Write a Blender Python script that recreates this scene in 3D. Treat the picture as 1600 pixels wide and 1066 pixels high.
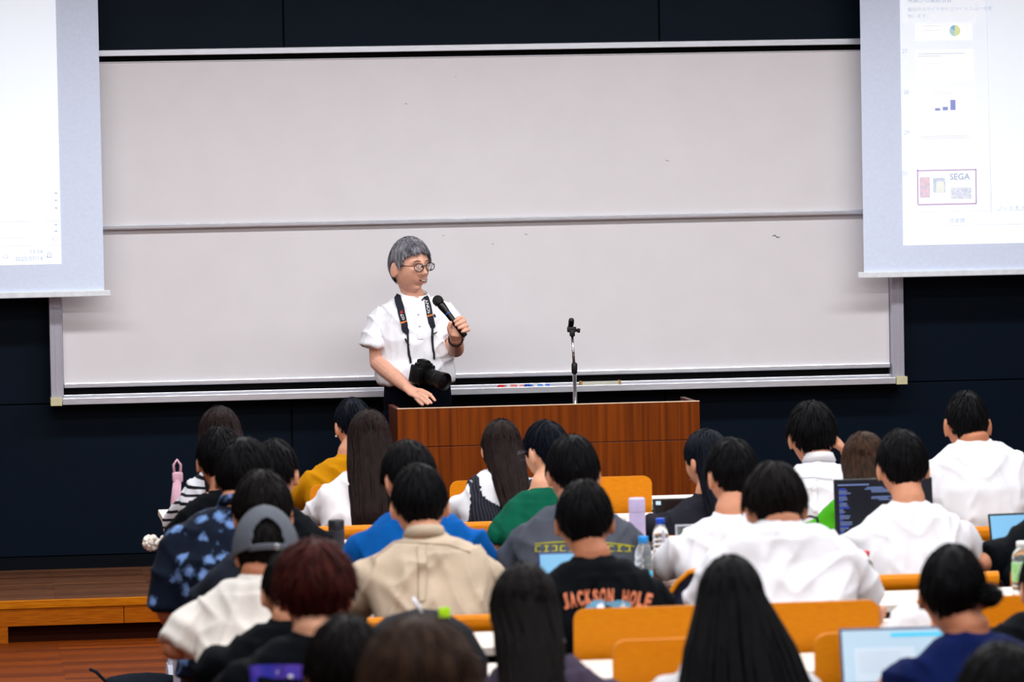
import bpy, bmesh, math, random
from mathutils import Vector, Matrix, Euler, noise
from mathutils.bvhtree import BVHTree
random.seed(7)
scene = bpy.context.scene
for o in list(bpy.data.objects): bpy.data.objects.remove(o)
COL = scene.collection
sin, cos, pi = math.sin, math.cos, math.pi

# ------------------------------------------------------------------ camera
F_PX = 7000.0
YAW, PITCH, ROLL = 0.1245, 0.0447, 0.0185
CAM = Vector((0, 0, 2.273))
_f = Vector((sin(YAW)*cos(PITCH), cos(YAW)*cos(PITCH), -sin(PITCH)))
_r0 = Vector((cos(YAW), -sin(YAW), 0)); _u0 = _r0.cross(_f)
_r = _r0*cos(ROLL) - _u0*sin(ROLL); _u = _u0*cos(ROLL) + _r0*sin(ROLL)
camd = bpy.data.cameras.new('camera'); cam = bpy.data.objects.new('camera', camd); COL.objects.link(cam)
M = Matrix((_r, _u, -_f)).transposed().to_4x4(); M.translation = CAM
cam.matrix_world = M
camd.sensor_width = 36.0; camd.lens = F_PX/1600*36.0
camd.clip_end = 200; camd.clip_start = 0.1
camd.dof.use_dof = True; camd.dof.focus_distance = 21.3; camd.dof.aperture_fstop = 4.8
scene.camera = cam

def ray(px, py): return _r*((px-800)/F_PX) + _u*((533-py)/F_PX) + _f
def P(px, py, Y):            # where the sight line of a pixel meets the vertical plane y = Y
    d = ray(px, py); return CAM + d*(Y/d.y)
def PZ(px, py, z):           # where it meets the horizontal plane at height z
    d = ray(px, py); return CAM + d*((z-CAM.z)/d.z)

# ------------------------------------------------------------------ world, lights, exposure
w = bpy.data.worlds.new('room_air'); scene.world = w; w.use_nodes = True
w.node_tree.nodes['Background'].inputs[0].default_value = (0.82, 0.9, 1.0, 1)
w.node_tree.nodes['Background'].inputs[1].default_value = 0.35
def area(name, loc, size, size_y, energy, color=(.97, .985, 1), rot=(0, 0, 0)):
    l = bpy.data.lights.new(name, 'AREA'); l.shape = 'RECTANGLE'; l.size = size; l.size_y = size_y
    l.energy = energy; l.color = color
    o = bpy.data.objects.new(name, l); COL.objects.link(o); o.location = loc; o.rotation_euler = rot
    return o
for i, (yy, e) in enumerate(((19.4, 235), (16.6, 190), (13.8, 190), (11.0, 190), (8.0, 190))):
    area('ceiling_light_row', (2.6, yy, 3.62), 7.5, 0.35, e)
vs = scene.view_settings
vs.view_transform = 'Standard'; vs.look = 'None'; vs.gamma = 1; vs.use_curve_mapping = False
vs.exposure = 0.02

# ------------------------------------------------------------------ materials
def lin(c):
    return tuple((x/255/12.92 if x/255 <= .04045 else ((x/255+.055)/1.055)**2.4) for x in c)
MATS = {}
def mat(name, rgb, rough=.6, var=.08, scale=25, stretch=(1, 1, 1), bump=0, bscale=150, bstretch=(1, 1, 1), metal=0, spec=.35, emis=0, rgb2=None):
    if name in MATS: return MATS[name]
    m = bpy.data.materials.new(name); MATS[name] = m; m.use_nodes = True
    nt = m.node_tree; b = nt.nodes['Principled BSDF']; N = nt.nodes.new; L = nt.links.new
    c = lin(rgb); c2 = lin(rgb2) if rgb2 else None
    tc = N('ShaderNodeTexCoord'); mp = N('ShaderNodeMapping'); mp.inputs['Scale'].default_value = stretch
    L(tc.outputs['Object'], mp.inputs['Vector'])
    nz = N('ShaderNodeTexNoise'); nz.inputs['Scale'].default_value = scale; nz.inputs['Detail'].default_value = 4
    L(mp.outputs[0], nz.inputs['Vector'])
    mx = N('ShaderNodeMix'); mx.data_type = 'RGBA'
    rmp = N('ShaderNodeMapRange'); rmp.inputs[1].default_value = .3; rmp.inputs[2].default_value = .7
    L(nz.outputs['Fac'], rmp.inputs[0]); L(rmp.outputs[0], mx.inputs[0])
    if c2 is None: lo = [x*(1-var) for x in c]; hi = [min(1, x*(1+var)) for x in c]
    else: lo, hi = c, c2
    mx.inputs[6].default_value = (*lo, 1); mx.inputs[7].default_value = (*hi, 1)
    L(mx.outputs[2], b.inputs['Base Color'])
    b.inputs['Roughness'].default_value = rough; b.inputs['Metallic'].default_value = metal
    b.inputs['Specular IOR Level'].default_value = spec
    if bump:
        mp2 = N('ShaderNodeMapping'); mp2.inputs['Scale'].default_value = bstretch; L(tc.outputs['Object'], mp2.inputs['Vector'])
        n2 = N('ShaderNodeTexNoise'); n2.inputs['Scale'].default_value = bscale; n2.inputs['Detail'].default_value = 3
        L(mp2.outputs[0], n2.inputs['Vector'])
        bp = N('ShaderNodeBump'); bp.inputs['Strength'].default_value = bump; bp.inputs['Distance'].default_value = .004
        L(n2.outputs['Fac'], bp.inputs['Height']); L(bp.outputs[0], b.inputs['Normal'])
    if emis:
        L(mx.outputs[2], b.inputs['Emission Color']); b.inputs['Emission Strength'].default_value = emis
    return m
def wood(name, dark, light, scale, stretch, rough=.45, plank=None, spec=.12):
    m = mat(name, dark, rough, spec=spec, rgb2=light, scale=scale, stretch=stretch, bump=.15, bscale=scale*1.5, bstretch=stretch)
    if plank:      # staggered strip flooring: each strip a slightly different brown
        nt = m.node_tree; N = nt.nodes.new; L = nt.links.new; b = nt.nodes['Principled BSDF']
        tc = next(n for n in nt.nodes if n.type == 'TEX_COORD')
        br = N('ShaderNodeTexBrick'); br.inputs['Scale'].default_value = 1
        br.inputs['Brick Width'].default_value = plank[0]; br.inputs['Row Height'].default_value = plank[1]
        br.inputs['Mortar Size'].default_value = .0015; br.inputs['Color1'].default_value = (.55, .5, .5, 1); br.inputs['Color2'].default_value = (1.25, 1.25, 1.25, 1)
        br.inputs['Mortar'].default_value = (.35, .3, .3, 1); br.inputs['Bias'].default_value = 0
        L(tc.outputs['Object'], br.inputs['Vector'])
        mul = N('ShaderNodeMix'); mul.data_type = 'RGBA'; mul.blend_type = 'MULTIPLY'; mul.inputs[0].default_value = 1
        src = b.inputs['Base Color'].links[0].from_socket
        L(src, mul.inputs[6]); L(br.outputs['Color'], mul.inputs[7]); L(mul.outputs[2], b.inputs['Base Color'])
    return m
def glass(name, rgb, rough=.05, alpha=.35):
    if name in MATS: return MATS[name]
    m = mat(name, rgb, rough, spec=.6); b = m.node_tree.nodes['Principled BSDF']
    b.inputs['Transmission Weight'].default_value = .9; b.inputs['IOR'].default_value = 1.2
    return m
def pattern(name, base, kind, c2, p=()):
    """cloth prints: stripes (axis, period, duty) or blobs (scale, threshold)"""
    if name in MATS: return MATS[name]
    m = mat(name, base, .85, spec=.15); nt = m.node_tree; N = nt.nodes.new; L = nt.links.new; b = nt.nodes['Principled BSDF']
    tc = next(n for n in nt.nodes if n.type == 'TEX_COORD'); mx = N('ShaderNodeMix'); mx.data_type = 'RGBA'
    L(b.inputs['Base Color'].links[0].from_socket, mx.inputs[6]); mx.inputs[7].default_value = (*lin(c2), 1)
    if kind == 'stripe':
        sp = N('ShaderNodeSeparateXYZ'); nz = N('ShaderNodeTexNoise'); nz.inputs['Scale'].default_value = 4
        L(tc.outputs['Object'], sp.inputs[0]); L(tc.outputs['Object'], nz.inputs['Vector'])
        a1 = N('ShaderNodeMath'); a1.operation = 'MULTIPLY_ADD'; a1.inputs[1].default_value = .06; L(nz.outputs['Fac'], a1.inputs[0]); L(sp.outputs[p[0]], a1.inputs[2])
        d = N('ShaderNodeMath'); d.operation = 'DIVIDE'; d.inputs[1].default_value = p[1]; L(a1.outputs[0], d.inputs[0])
        fr = N('ShaderNodeMath'); fr.operation = 'FRACT'; L(d.outputs[0], fr.inputs[0])
        lt = N('ShaderNodeMath'); lt.operation = 'LESS_THAN'; lt.inputs[1].default_value = p[2]; L(fr.outputs[0], lt.inputs[0])
        L(lt.outputs[0], mx.inputs[0])
    else:
        vo = N('ShaderNodeTexVoronoi'); vo.inputs['Scale'].default_value = p[0]; nz = N('ShaderNodeTexNoise'); nz.inputs['Scale'].default_value = 45; nz.inputs['Detail'].default_value = 5
        L(tc.outputs['Object'], vo.inputs['Vector']); L(tc.outputs['Object'], nz.inputs['Vector'])
        s = N('ShaderNodeMath'); s.operation = 'MULTIPLY_ADD'; s.inputs[1].default_value = .75; L(nz.outputs['Fac'], s.inputs[0]); L(vo.outputs['Distance'], s.inputs[2])
        r = N('ShaderNodeMapRange'); r.inputs[1].default_value = p[1]+.12; r.inputs[2].default_value = p[1]-.12; L(s.outputs[0], r.inputs[0]); L(r.outputs[0], mx.inputs[0])
    L(mx.outputs[2], b.inputs['Base Color']); return m

# ------------------------------------------------------------------ mesh collector
class MB:
    def __init__(s): s.v = []; s.f = []; s.mi = []; s.cur = 0
    def add(s, vs, fs):
        o = len(s.v); s.v += [Vector(v) for v in vs]; s.f += [tuple(i+o for i in f) for f in fs]; s.mi += [s.cur]*len(fs); return s
    def box(s, lo, hi, bev=0):
        x0, y0, z0 = lo; x1, y1, z1 = hi
        if bev <= 0:
            return s.add([(x0,y0,z0),(x1,y0,z0),(x1,y1,z0),(x0,y1,z0),(x0,y0,z1),(x1,y0,z1),(x1,y1,z1),(x0,y1,z1)],
                         [(3,2,1,0),(4,5,6,7),(0,1,5,4),(1,2,6,5),(2,3,7,6),(3,0,4,7)])
        b = bmesh.new(); bmesh.ops.create_cube(b, size=1)
        for v in b.verts: v.co = Vector(((x0+x1)/2+v.co.x*(x1-x0), (y0+y1)/2+v.co.y*(y1-y0), (z0+z1)/2+v.co.z*(z1-z0)))
        bmesh.ops.bevel(b, geom=b.edges[:], offset=bev, segments=2, affect='EDGES', profile=.5)
        b.verts.index_update(); s.add([v.co for v in b.verts], [[v.index for v in f.verts] for f in b.faces]); b.free(); return s
    def rings(s, rings, cap=True, closed=False):
        n = len(rings[0]); vs = [p for r in rings for p in r]; fs = []
        m = len(rings)
        for i in range(m if closed else m-1):
            a = i*n; b = ((i+1) % m)*n
            for j in range(n): fs.append((a+j, a+(j+1) % n, b+(j+1) % n, b+j))
        if cap and not closed: fs.append(tuple(range(n-1, -1, -1))); fs.append(tuple((m-1)*n+j for j in range(n)))
        return s.add(vs, fs)
    def tube(s, path, rad, n=10, cap=True, up=None):
        """rad: number or (rx, ry) per point"""
        path = [Vector(p) for p in path]; R = []
        x = None
        for i, p in enumerate(path):
            t = (path[min(i+1, len(path)-1)] - path[max(i-1, 0)]).normalized()
            if x is None:
                ref = Vector(up) if up else (Vector((1, 0, 0)) if abs(t.x) < .8 else Vector((0, 1, 0)))
                x = (ref - t*ref.dot(t)).normalized()
            else: x = (x - t*x.dot(t)).normalized()
            y = t.cross(x); r = rad[i] if isinstance(rad, (list, tuple)) else rad
            rx, ry = r if isinstance(r, (list, tuple)) else (r, r)
            R.append([p + x*(rx*cos(2*pi*k/n)) + y*(ry*sin(2*pi*k/n)) for k in range(n)])
        return s.rings(R, cap)
    def limb(s, path, rad, n=10):   # tube with rounded ends
        path = [Vector(p) for p in path]; g = lambda r: r[0] if isinstance(r, (list, tuple)) else r
        sc = lambda r, k: (r[0]*k, r[1]*k) if isinstance(r, (list, tuple)) else r*k
        d0 = (path[0]-path[1]).normalized(); d1 = (path[-1]-path[-2]).normalized()
        a, b = g(rad[0]), g(rad[-1])
        pp = [path[0]+d0*a*.9, path[0]+d0*a*.55] + path + [path[-1]+d1*b*.55, path[-1]+d1*b*.9]
        rr = [sc(rad[0], .35), sc(rad[0], .8)] + list(rad) + [sc(rad[-1], .8), sc(rad[-1], .35)]
        return s.tube(pp, rr, n)
    def ell(s, c, r, nt=10, nf=14, rot=None):
        c = Vector(c); vs = []; fs = []
        for i in range(nt+1):
            th = pi*i/nt
            for j in range(nf):
                v = Vector((r[0]*sin(th)*cos(2*pi*j/nf), r[1]*sin(th)*sin(2*pi*j/nf), r[2]*cos(th)))
                if rot: v = rot @ v
                vs.append(c+v)
        for i in range(nt):
            for j in range(nf): fs.append((i*nf+j, (i+1)*nf+j, (i+1)*nf+(j+1) % nf, i*nf+(j+1) % nf))
        return s.add(vs, fs)
    def lathe(s, prof, c=(0, 0, 0), n=16):
        c = Vector(c); R = [[c+Vector((r*cos(2*pi*k/n), r*sin(2*pi*k/n), z)) for k in range(n)] for r, z in prof]
        return s.rings(R, True)
    def xf(s, Mx, start=0):
        for i in range(start, len(s.v)): s.v[i] = Mx @ s.v[i]
        return s
    def mesh(s, name, mats, smooth=True):
        me = bpy.data.meshes.new(name); me.from_pydata([tuple(v) for v in s.v], [], s.f)
        for m in (mats if isinstance(mats, (list, tuple)) else [mats]): me.materials.append(m)
        if len(me.materials) > 1: me.polygons.foreach_set('material_index', s.mi)
        if smooth: me.polygons.foreach_set('use_smooth', [True]*len(me.polygons))
        me.validate(); me.update(); return me
    def build(s, name, mats, parent=None, smooth=True, auto=None):
        me = s.mesh(name, mats, smooth); o = bpy.data.objects.new(name, me); COL.objects.link(o); o.parent = parent
        if auto is not None:
            b = bmesh.new(); b.from_mesh(me)
            bmesh.ops.recalc_face_normals(b, faces=b.faces[:])
            for e in b.edges:
                if len(e.link_faces) == 2 and e.calc_face_angle(0) > auto: e.smooth = False
            b.to_mesh(me); b.free()
        return o
def tag(o, label=None, cat=None, group=None, kind=None):
    if label: o['label'] = label
    if cat: o['category'] = cat
    if group: o['group'] = group
    if kind: o['kind'] = kind
    return o
def empty(name, loc, rz=0, **k):
    o = bpy.data.objects.new(name, None); COL.objects.link(o); o.location = loc; o.rotation_euler = (0, 0, rz); o.empty_display_size = .1
    return tag(o, **k)
def boxo(name, lo, hi, m, parent=None, bev=0):
    return MB().box(lo, hi, bev).build(name, m, parent, smooth=False)
def text_mesh(txt, size, offset=0.0, align='LEFT', shear=0):
    c = bpy.data.curves.new('lettering', 'FONT'); c.body = txt; c.size = size; c.offset = offset; c.align_x = align; c.resolution_u = 3; c.shear = shear
    o = bpy.data.objects.new('lettering', c); COL.objects.link(o)
    dg = bpy.context.evaluated_depsgraph_get(); me = bpy.data.meshes.new_from_object(o.evaluated_get(dg))
    bpy.data.objects.remove(o); bpy.data.curves.remove(c); return me
def remesh(mb, name, mats, parent, voxel, smooth_it=4, fac=.5):
    me = mb.mesh(name, mats); t = bpy.data.objects.new(name, me); COL.objects.link(t)
    r = t.modifiers.new('r', 'REMESH'); r.mode = 'VOXEL'; r.voxel_size = voxel; r.adaptivity = 0; r.use_smooth_shade = True
    if smooth_it: sm = t.modifiers.new('s', 'SMOOTH'); sm.iterations = smooth_it; sm.factor = fac
    dg = bpy.context.evaluated_depsgraph_get(); nm = bpy.data.meshes.new_from_object(t.evaluated_get(dg))
    bpy.data.objects.remove(t); bpy.data.meshes.remove(me)
    nm.materials.clear()
    for m in (mats if isinstance(mats, (list, tuple)) else [mats]): nm.materials.append(m)
    nm.name = name
    nm.polygons.foreach_set('use_smooth', [True]*len(nm.polygons))
    o = bpy.data.objects.new(name, nm); COL.objects.link(o); o.parent = parent; return o
def push(o, fn):
    me = o.data; n = [v.normal.copy() for v in me.vertices]
    for v, nn in zip(me.vertices, n): v.co = v.co + nn*fn(v.co)
    me.update()
# ================================================================== the room
YW = 22.22
navy = mat('wall_navy_laminate', (1, 14, 29), .55, var=.12, scale=3, bump=.05, bscale=300, spec=.10)
gapm = mat('wall_joint_black', (6, 7, 9), .9)
def struct(o): o['kind'] = 'structure'; return o
wf = struct(boxo('wall_front', (-2.8, YW+.022, 0), (8, YW+.12, 3.75), gapm))
colx = [-2.8, -2.10, -.215, 1.668, 3.553, 5.43, 7.31, 8.0]
for i in range(len(colx)-1):
    for z0, z1 in ((.262, 1.012), (1.018, 3.75)):
        boxo('wall_panel', (colx[i]+.004, YW, z0), (colx[i+1]-.004, YW+.03, z1), navy, wf, .002)
struct(boxo('baseboard_front', (-2.8, YW-.012, .196), (8, YW+.02, .258), mat('baseboard_black', (5, 9, 17), .6, spec=.08)))
floorm = wood('floor_strip_wood', (78, 28, 0), (138, 64, 6), 9, (1.2, 30, 1), .5, plank=(.9, .075))
stagem = wood('stage_strip_wood', (66, 40, 26), (116, 76, 52), 9, (1.2, 40, 1), .6, plank=(.9, .06))
fascm = wood('stage_fascia_wood', (138, 66, 2), (182, 98, 10), 7, (1.5, 40, 40), .4)
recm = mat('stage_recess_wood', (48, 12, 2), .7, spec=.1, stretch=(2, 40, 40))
struct(boxo('floor', (-2.8, -2.5, -.1), (8, YW+.1, 0), floorm))
struct(boxo('ceiling', (-2.8, -2.5, 3.75), (8, YW+.12, 3.85), mat('ceiling_grey', (150, 150, 150), .9, scale=8)))
wallw = mat('wall_side_paint', (120, 116, 112), .9, scale=4)
struct(boxo('wall_left', (-2.9, -2.5, -.1), (-2.8, YW+.12, 3.85), wallw))
struct(boxo('wall_right', (8, -2.5, -.1), (8.1, YW+.12, 3.85), wallw))
struct(boxo('wall_back', (-2.9, -2.6, -.1), (8.1, -2.5, 3.85), wallw))
ZS = .196; YS = 20.70
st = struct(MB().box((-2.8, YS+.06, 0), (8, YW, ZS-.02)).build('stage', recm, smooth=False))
boxo('stage_top', (-2.8, YS+.02, ZS-.02), (8, YW-.012, ZS), stagem, st)
boxo('stage_nosing', (-2.8, YS-.005, ZS-.038), (8, YS+.02, ZS+.001), wood('stage_nosing_wood', (160, 84, 2), (202, 122, 14), 7, (1.5, 40, 40), .35), st, .003)
for x0, x1 in ((-2.8, .758), (.761, 3.0), (3.003, 5.3), (5.303, 8)):
    boxo('fascia_board', (x0, YS, .078), (x1, YS+.06, ZS-.038), fascm, st, .001)
boxo('stage_step_block', (-2.8, YS+.001, 0), (.225, YS+.06, .078), fascm, st)
# a low riser that carries the rearmost seats
struct(boxo('floor_riser', (-2.8, -2.5, 0), (8, 8.62, .1), floorm))

# ------------------------------------------------------------------ sliding whiteboard
alu = mat('aluminium_satin', (178, 176, 190), .38, metal=.35, var=.06, stretch=(1, 1, 40), spec=.5)
alub = mat('aluminium_bright', (214, 214, 222), .25, metal=.5, var=.1, scale=5, stretch=(3, 40, 40), spec=.6)
blk = mat('black_plastic', (14, 14, 16), .45)
wbm = mat('whiteboard_enamel', (222, 218, 221), .42, var=.015, scale=6, spec=.4)
YB = 22.10
def bz(py, px=800): return P(px, py, YB).z
wb = empty('whiteboard', (2.6, YW, 1.0), label='wide double sliding whiteboard in an aluminium frame on the dark front wall', cat='whiteboard')
def wbox(name, lo, hi, m, par=None, bev=.002):
    o = boxo(name, lo, hi, m, wb if par is None else par, bev)
    if par is None: o.matrix_parent_inverse = Matrix.Translation((-2.6, -YW, -1.0))
    return o
def at_world(o, root):       # keep the world place of a mesh built in world coordinates
    o.parent = root; o.matrix_parent_inverse = Matrix.Translation(root.location).inverted() if root.rotation_euler.z == 0 else root.matrix_basis.inverted(); return o
xl, xr = .478, 4.752
z_bot, z_tray, z_top = 1.02, 1.058, 2.753
wbox('frame_post', (xl, YB-.01, z_bot), (xl+.062, YW, z_top), alu)
wbox('frame_post', (xr-.062, YB-.01, z_bot), (xr, YW, z_top), alu)
for x in (xl+.026, xl+.056, xr-.058, xr-.028): wbox('post_groove', (x, YB-.0125, z_bot+.04), (x+.003, YB-.008, z_top), alub, bev=0)
wbox('top_rail', (xl, YB-.012, z_top-.030), (xr, YW, z_top), alub)
wbox('backing', (xl+.06, YB+.08, z_tray), (xr-.06, YW-.001, z_top-.03), mat('board_back_black', (8, 9, 12), .9), bev=0)
zu0, zu1 = 1.872, 2.690     # upper panel
zl0, zl1 = 1.118, 1.90      # lower panel, slides behind
wbox('upper_panel', (xl+.064, YB+.012, zu0+.02), (xr-.064, YB+.03, zu1), wbm)
wbox('upper_panel_rail', (xl+.064, YB-.004, zu0), (xr-.064, YB+.03, zu0+.024), alub, bev=.006)
wbox('upper_panel_top_edge', (xl+.064, YB+.006, zu1), (xr-.064, YB+.03, zu1+.006), alub)
wbox('lower_panel', (xl+.064, YB+.04, zl0), (xr-.064, YB+.058, zl1), wbm)
wbox('lower_panel_rail', (xl+.064, YB+.02, zl0-.022), (xr-.064, YB+.058, zl0+.004), alub, bev=.006)
wbox('tray', (xl+.055, YB-.05, z_bot), (xr-.055, YW, z_bot+.014), alub)
wbox('tray_lip', (xl+.055, YB-.056, z_bot-.002), (xr-.055, YB-.048, z_bot+.03), alub)
wbox('tray_back', (xl+.055, YB+.03, z_bot+.014), (xr-.055, YB+.05, z_bot+.042), alub)
ivory = mat('corner_cap_ivory', (206, 200, 160), .5)
for x in (xl-.004, xr-.052): wbox('corner_cap', (x, YB-.06, z_bot-.006), (x+.056, YW-.05, z_bot+.034), ivory)
ink = mat('board_ink', (60, 60, 66), .6)
for px, py, r in ((635, 162, .004), (1043, 251, .006), (822, 366, .005), (770, 381, .003), (693, 368, .003), (712, 120, .002), (962, 583, .003)):
    p = P(px, py, YB+.011 if py < 340 else YB+.039)
    m = MB().tube([p+Vector((-r*1.6, 0, r*.3)), p, p+Vector((r*1.4, 0, -r*.5))], [(r*.25, .001), (r*.35, .001), (r*.25, .001)], 5).build('pen_mark', ink)
    at_world(m, wb)
p = [P(x, y, YB+.039) for x, y in ((1207, 369), (1211, 367.5), (1214, 371), (1218, 370.5))]
at_world(MB().tube(p, .0022, 5).build('pen_mark', ink), wb)

# things on the tray
def on_tray(px): return P(px, 610, YB-.02).x
def marker(px0, px1, capc, bodyc, y, lab, name='marker'):
    x0 = P(px0, 608, y).x; x1 = P(px1, 608, y).x; z = z_bot+.014+.0135
    r = empty(name, (x0, y, z), label=lab, cat='marker')
    L_ = x1-x0
    MB().tube([(L_*.3, 0, 0), (L_*.96, 0, 0), (L_, 0, 0)], [.0125, .0125, .009], 12).build('barrel', bodyc, r)
    MB().tube([(0, 0, 0), (L_*.05, 0, 0), (L_*.3, 0, 0)], [.010, .0135, .0135], 12).build('cap', capc, r)
    MB().tube([(L_*.45, 0, 0), (L_*.7, 0, 0)], .0128, 12).build('printed_band', mat('band_'+name+str(px0), (210, 206, 214), .5), r)
    return r
red = mat('marker_red', (205, 24, 30), .4); blue = mat('marker_blue', (22, 62, 170), .4)
marker(778, 806, red, mat('marker_pink', (214, 120, 122), .4), YB-.022, 'red capped whiteboard marker lying on the tray')
marker(799, 818, mat('marker_orange', (214, 110, 40), .4), mat('marker_salmon', (222, 140, 130), .4), YB-.002, 'short pale pink marker with orange cap behind the red one')
marker(820, 848, blue, mat('marker_lightblue', (84, 140, 210), .4), YB-.022, 'blue capped whiteboard marker beside the red marker')
marker(836, 859, mat('marker_dblue', (30, 90, 190), .4), mat('marker_palblue', (70, 120, 200), .4), YB-.002, 'light blue marker lying behind the blue capped one')
x0, x1 = on_tray(906), on_tray(970)
er = empty('board_eraser', (x0, YB-.01, z_bot+.0155), label='long pale board eraser with wooden ends on the tray', cat='eraser')
MB().box((.008, -.02, 0), (x1-x0-.008, .02, .03), .004).build('felt_body', mat('eraser_felt', (190, 188, 176), .9), er)
MB().box((0, -.022, 0), (.012, .022, .034), .003).build('wooden_end', mat('eraser_wood', (170, 128, 60), .6), er)
MB().box((x1-x0-.012, -.022, 0), (x1-x0, .022, .034), .003).build('wooden_end', mat('eraser_wood', (170, 128, 60), .6), er)

# ------------------------------------------------------------------ projection screens
YSC = 21.93
scm = mat('screen_cloth', (220, 230, 252), .8, var=.03, scale=60, bump=.03, bscale=600)
barm = mat('screen_bar_white', (226, 230, 236), .5)
imgm = mat('projected_image', (236, 242, 252), .6, var=.004, scale=2, emis=.36)
def faint(name, rgb, e=.3): return mat(name, tuple(max(0, int(255-(255-x)*1.5)) for x in rgb), .7, var=.02, emis=.36)
def screen(xa, xb, zb, edge_bar, img, name_label):
    r = empty('projection_screen', ((xa+xb)/2, YSC, zb), label=name_label, cat='projection screen')
    def part(n, lo, hi, m, bev=0): return at_world(boxo(n, lo, hi, m, None, bev), r)
    cl = part('screen_cloth', (xa, YSC, zb+.015), (xb, YSC+.003, 3.6), scm)
    part('bottom_bar', (xa-edge_bar, YSC-.014, zb-.012), (xb+edge_bar, YSC+.016, zb+.018), barm, .004)
    part('roller_case', (xa-.1, YSC-.06, 3.58), (xb+.1, YSC+.08, 3.74), barm, .01)
    im = part('projected_image', (img[0], YSC-.002, img[1]), (img[2], YSC-.0005, 3.5), imgm)
    return r, im
pl = P(163, 456, YSC); pr = P(1350, 430, YSC)
iL = P(96, 413, YSC); iR = P(1411.5, 384, YSC)
scrL, imL = screen(pl.x-3.1, pl.x, P(168, 459, YSC).z, .03, (pl.x-2.9, iL.z, iL.x), 'bright projection screen whose image shows a clock and date in its corner')
scrR, imR = screen(pr.x, pr.x+3.1, P(1346, 431, YSC).z, .03, (iR.x, iR.z, pr.x+2.9), 'bright projection screen whose image shows numbered slide thumbnails')
ZL = YSC-.0035
def scr_text(txt, px, py, hpx, m, root, offset=0.0, right=False):
    """lettering printed flat in the projected image: baseline start at (px, py), capital height hpx"""
    me = text_mesh(txt, hpx/314/.70, offset, 'RIGHT' if right else 'LEFT')
    p = P(px, py, ZL); o = bpy.data.objects.new('lettering', me); COL.objects.link(o)
    me.materials.clear(); me.materials.append(m)
    me.transform(Matrix.Translation(p) @ Matrix.Rotation(pi/2, 4, 'X'))
    return at_world(o, root)
def scr_rect(x0, y0, x1, y1, m, root, name='thumbnail', dz=0):
    Yq = ZL+.0008-dz; xm, ym = (x0+x1)/2, (y0+y1)/2
    za, zb_ = P(xm, y1, Yq).z, P(xm, y0, Yq).z; xa, xb = P(x0, ym, Yq).x, P(x1, ym, Yq).x
    return at_world(boxo(name, (xa, Yq-.0004, za), (xb, Yq, zb_), m), root)
g1 = faint('projected_grey', (206, 212, 224)); g2 = faint('projected_pale', (226, 230, 238)); g3 = faint('projected_blue_grey', (190, 200, 218))
scr_text('13:54', 67, 396, 6.5, g1, scrL, right=True)
scr_text('2025/07/14', 67, 407, 6.5, g1, scrL, right=True)
scr_text('67%', 56, 379, 6.5, g2, scrL)
scr_text('+', 42, 379, 6, g2, scrL)
def scr_tube(pts, w_, m, root, name='icon'):
    q = [P(x, y, ZL) for x, y in pts]
    return at_world(MB().tube(q, [(w_/314/2, .0006)]*len(q), 4).build(name, m), root)
scr_tube([(73, 402), (74.5, 400), (74.5, 396), (77, 394), (79.5, 396), (79.5, 400), (81, 402), (73, 402)], 1.0, g1, scrL, 'bell_icon')
scr_tube([(4, 399), (6, 399), (9, 396), (9, 405), (6, 402), (4, 402), (4, 399)], 1.0, g1, scrL, 'loudspeaker_icon')
scr_tube([(11, 397), (12.5, 400.5), (11, 404)], .8, g1, scrL, 'loudspeaker_icon')
scr_tube([(82, 374), (87, 370), (91, 374), (87, 378), (82, 374)], .9, g2, scrL, 'fit_icon')
for y in (303, 314, 326, 352, 362): scr_tube([(85.5, y), (87.5, y-2), (89.5, y)], 1.1, g3, scrL, 'scroll_arrow')
for y in (346, 371, 384): scr_tube([(0, y+1), (95, y-1)], .5, g2, scrL, 'window_line')
# right-hand image: the slide list of a presentation program
wht = faint('projected_white', (246, 249, 255), .64)
tip = scr_rect(1411, -30, 1535, 35, wht, scrR, 'tooltip_box')
scr_text('先頭から開始 (F5)', 1418, 4, 6.2, g3, scrR)
scr_text('最初のスライドからスライド ショーを開', 1418, 17.5, 5.2, g1, scrR)
scr_text('始します。', 1418, 28, 5.2, g1, scrR)
thumbs = ((1431, 38, 1519, 62), (1432, 79, 1520, 125), (1434, 140, 1521, 189), (1436, 205, 1523, 252))
for t in thumbs: scr_rect(*t, faint('thumb_white', (254, 254, 255), .66), scrR, 'slide_thumbnail', .0003)
for n, (x, y) in zip(('27', '28', '29', '30'), ((1409, 83), (1411, 147), (1412, 210), (1409, 274))): scr_text(n, x, y, 6.5, g1, scrR)
# pie chart, text lines, bar chart, small tiles
c = P(1492, 48, ZL-.0006); n = 20
for a0, a1, col in ((-90, 90, (232, 236, 196)), (90, 150, (176, 206, 230)), (150, 270, (204, 226, 226))):
    m = MB(); pts = [c]+[c+Vector((.028*cos(math.radians(a0+(a1-a0)*k/8)), 0, .028*sin(math.radians(a0+(a1-a0)*k/8)))) for k in range(9)]
    at_world(m.add(pts, [tuple(range(10))]).build('pie_slice', faint('pie%d' % a0, col), smooth=False), scrR)
for y, x0, x1, t in ((83, 1434, 1508, 1.6), (87, 1434, 1472, 1.4), (143, 1440, 1510, .8), (146, 1452, 1500, .8), (212, 1438, 1512, 1.6), (215, 1438, 1517, 1.4), (99, 1446, 1470, .7), (47, 1440, 1470, .7), (40, 1440, 1472, .8)):
    scr_rect(x0, y, x1, y+t, g2, scrR, 'text_line', .0006)
bc = faint('bar_blue', (176, 182, 222))
scr_rect(1461, 169, 1469, 173, bc, scrR, 'chart_bar', .0006); scr_rect(1473, 167, 1481, 172.5, bc, scrR, 'chart_bar', .0006); scr_rect(1485, 156, 1493, 172, bc, scrR, 'chart_bar', .0006)
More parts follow.
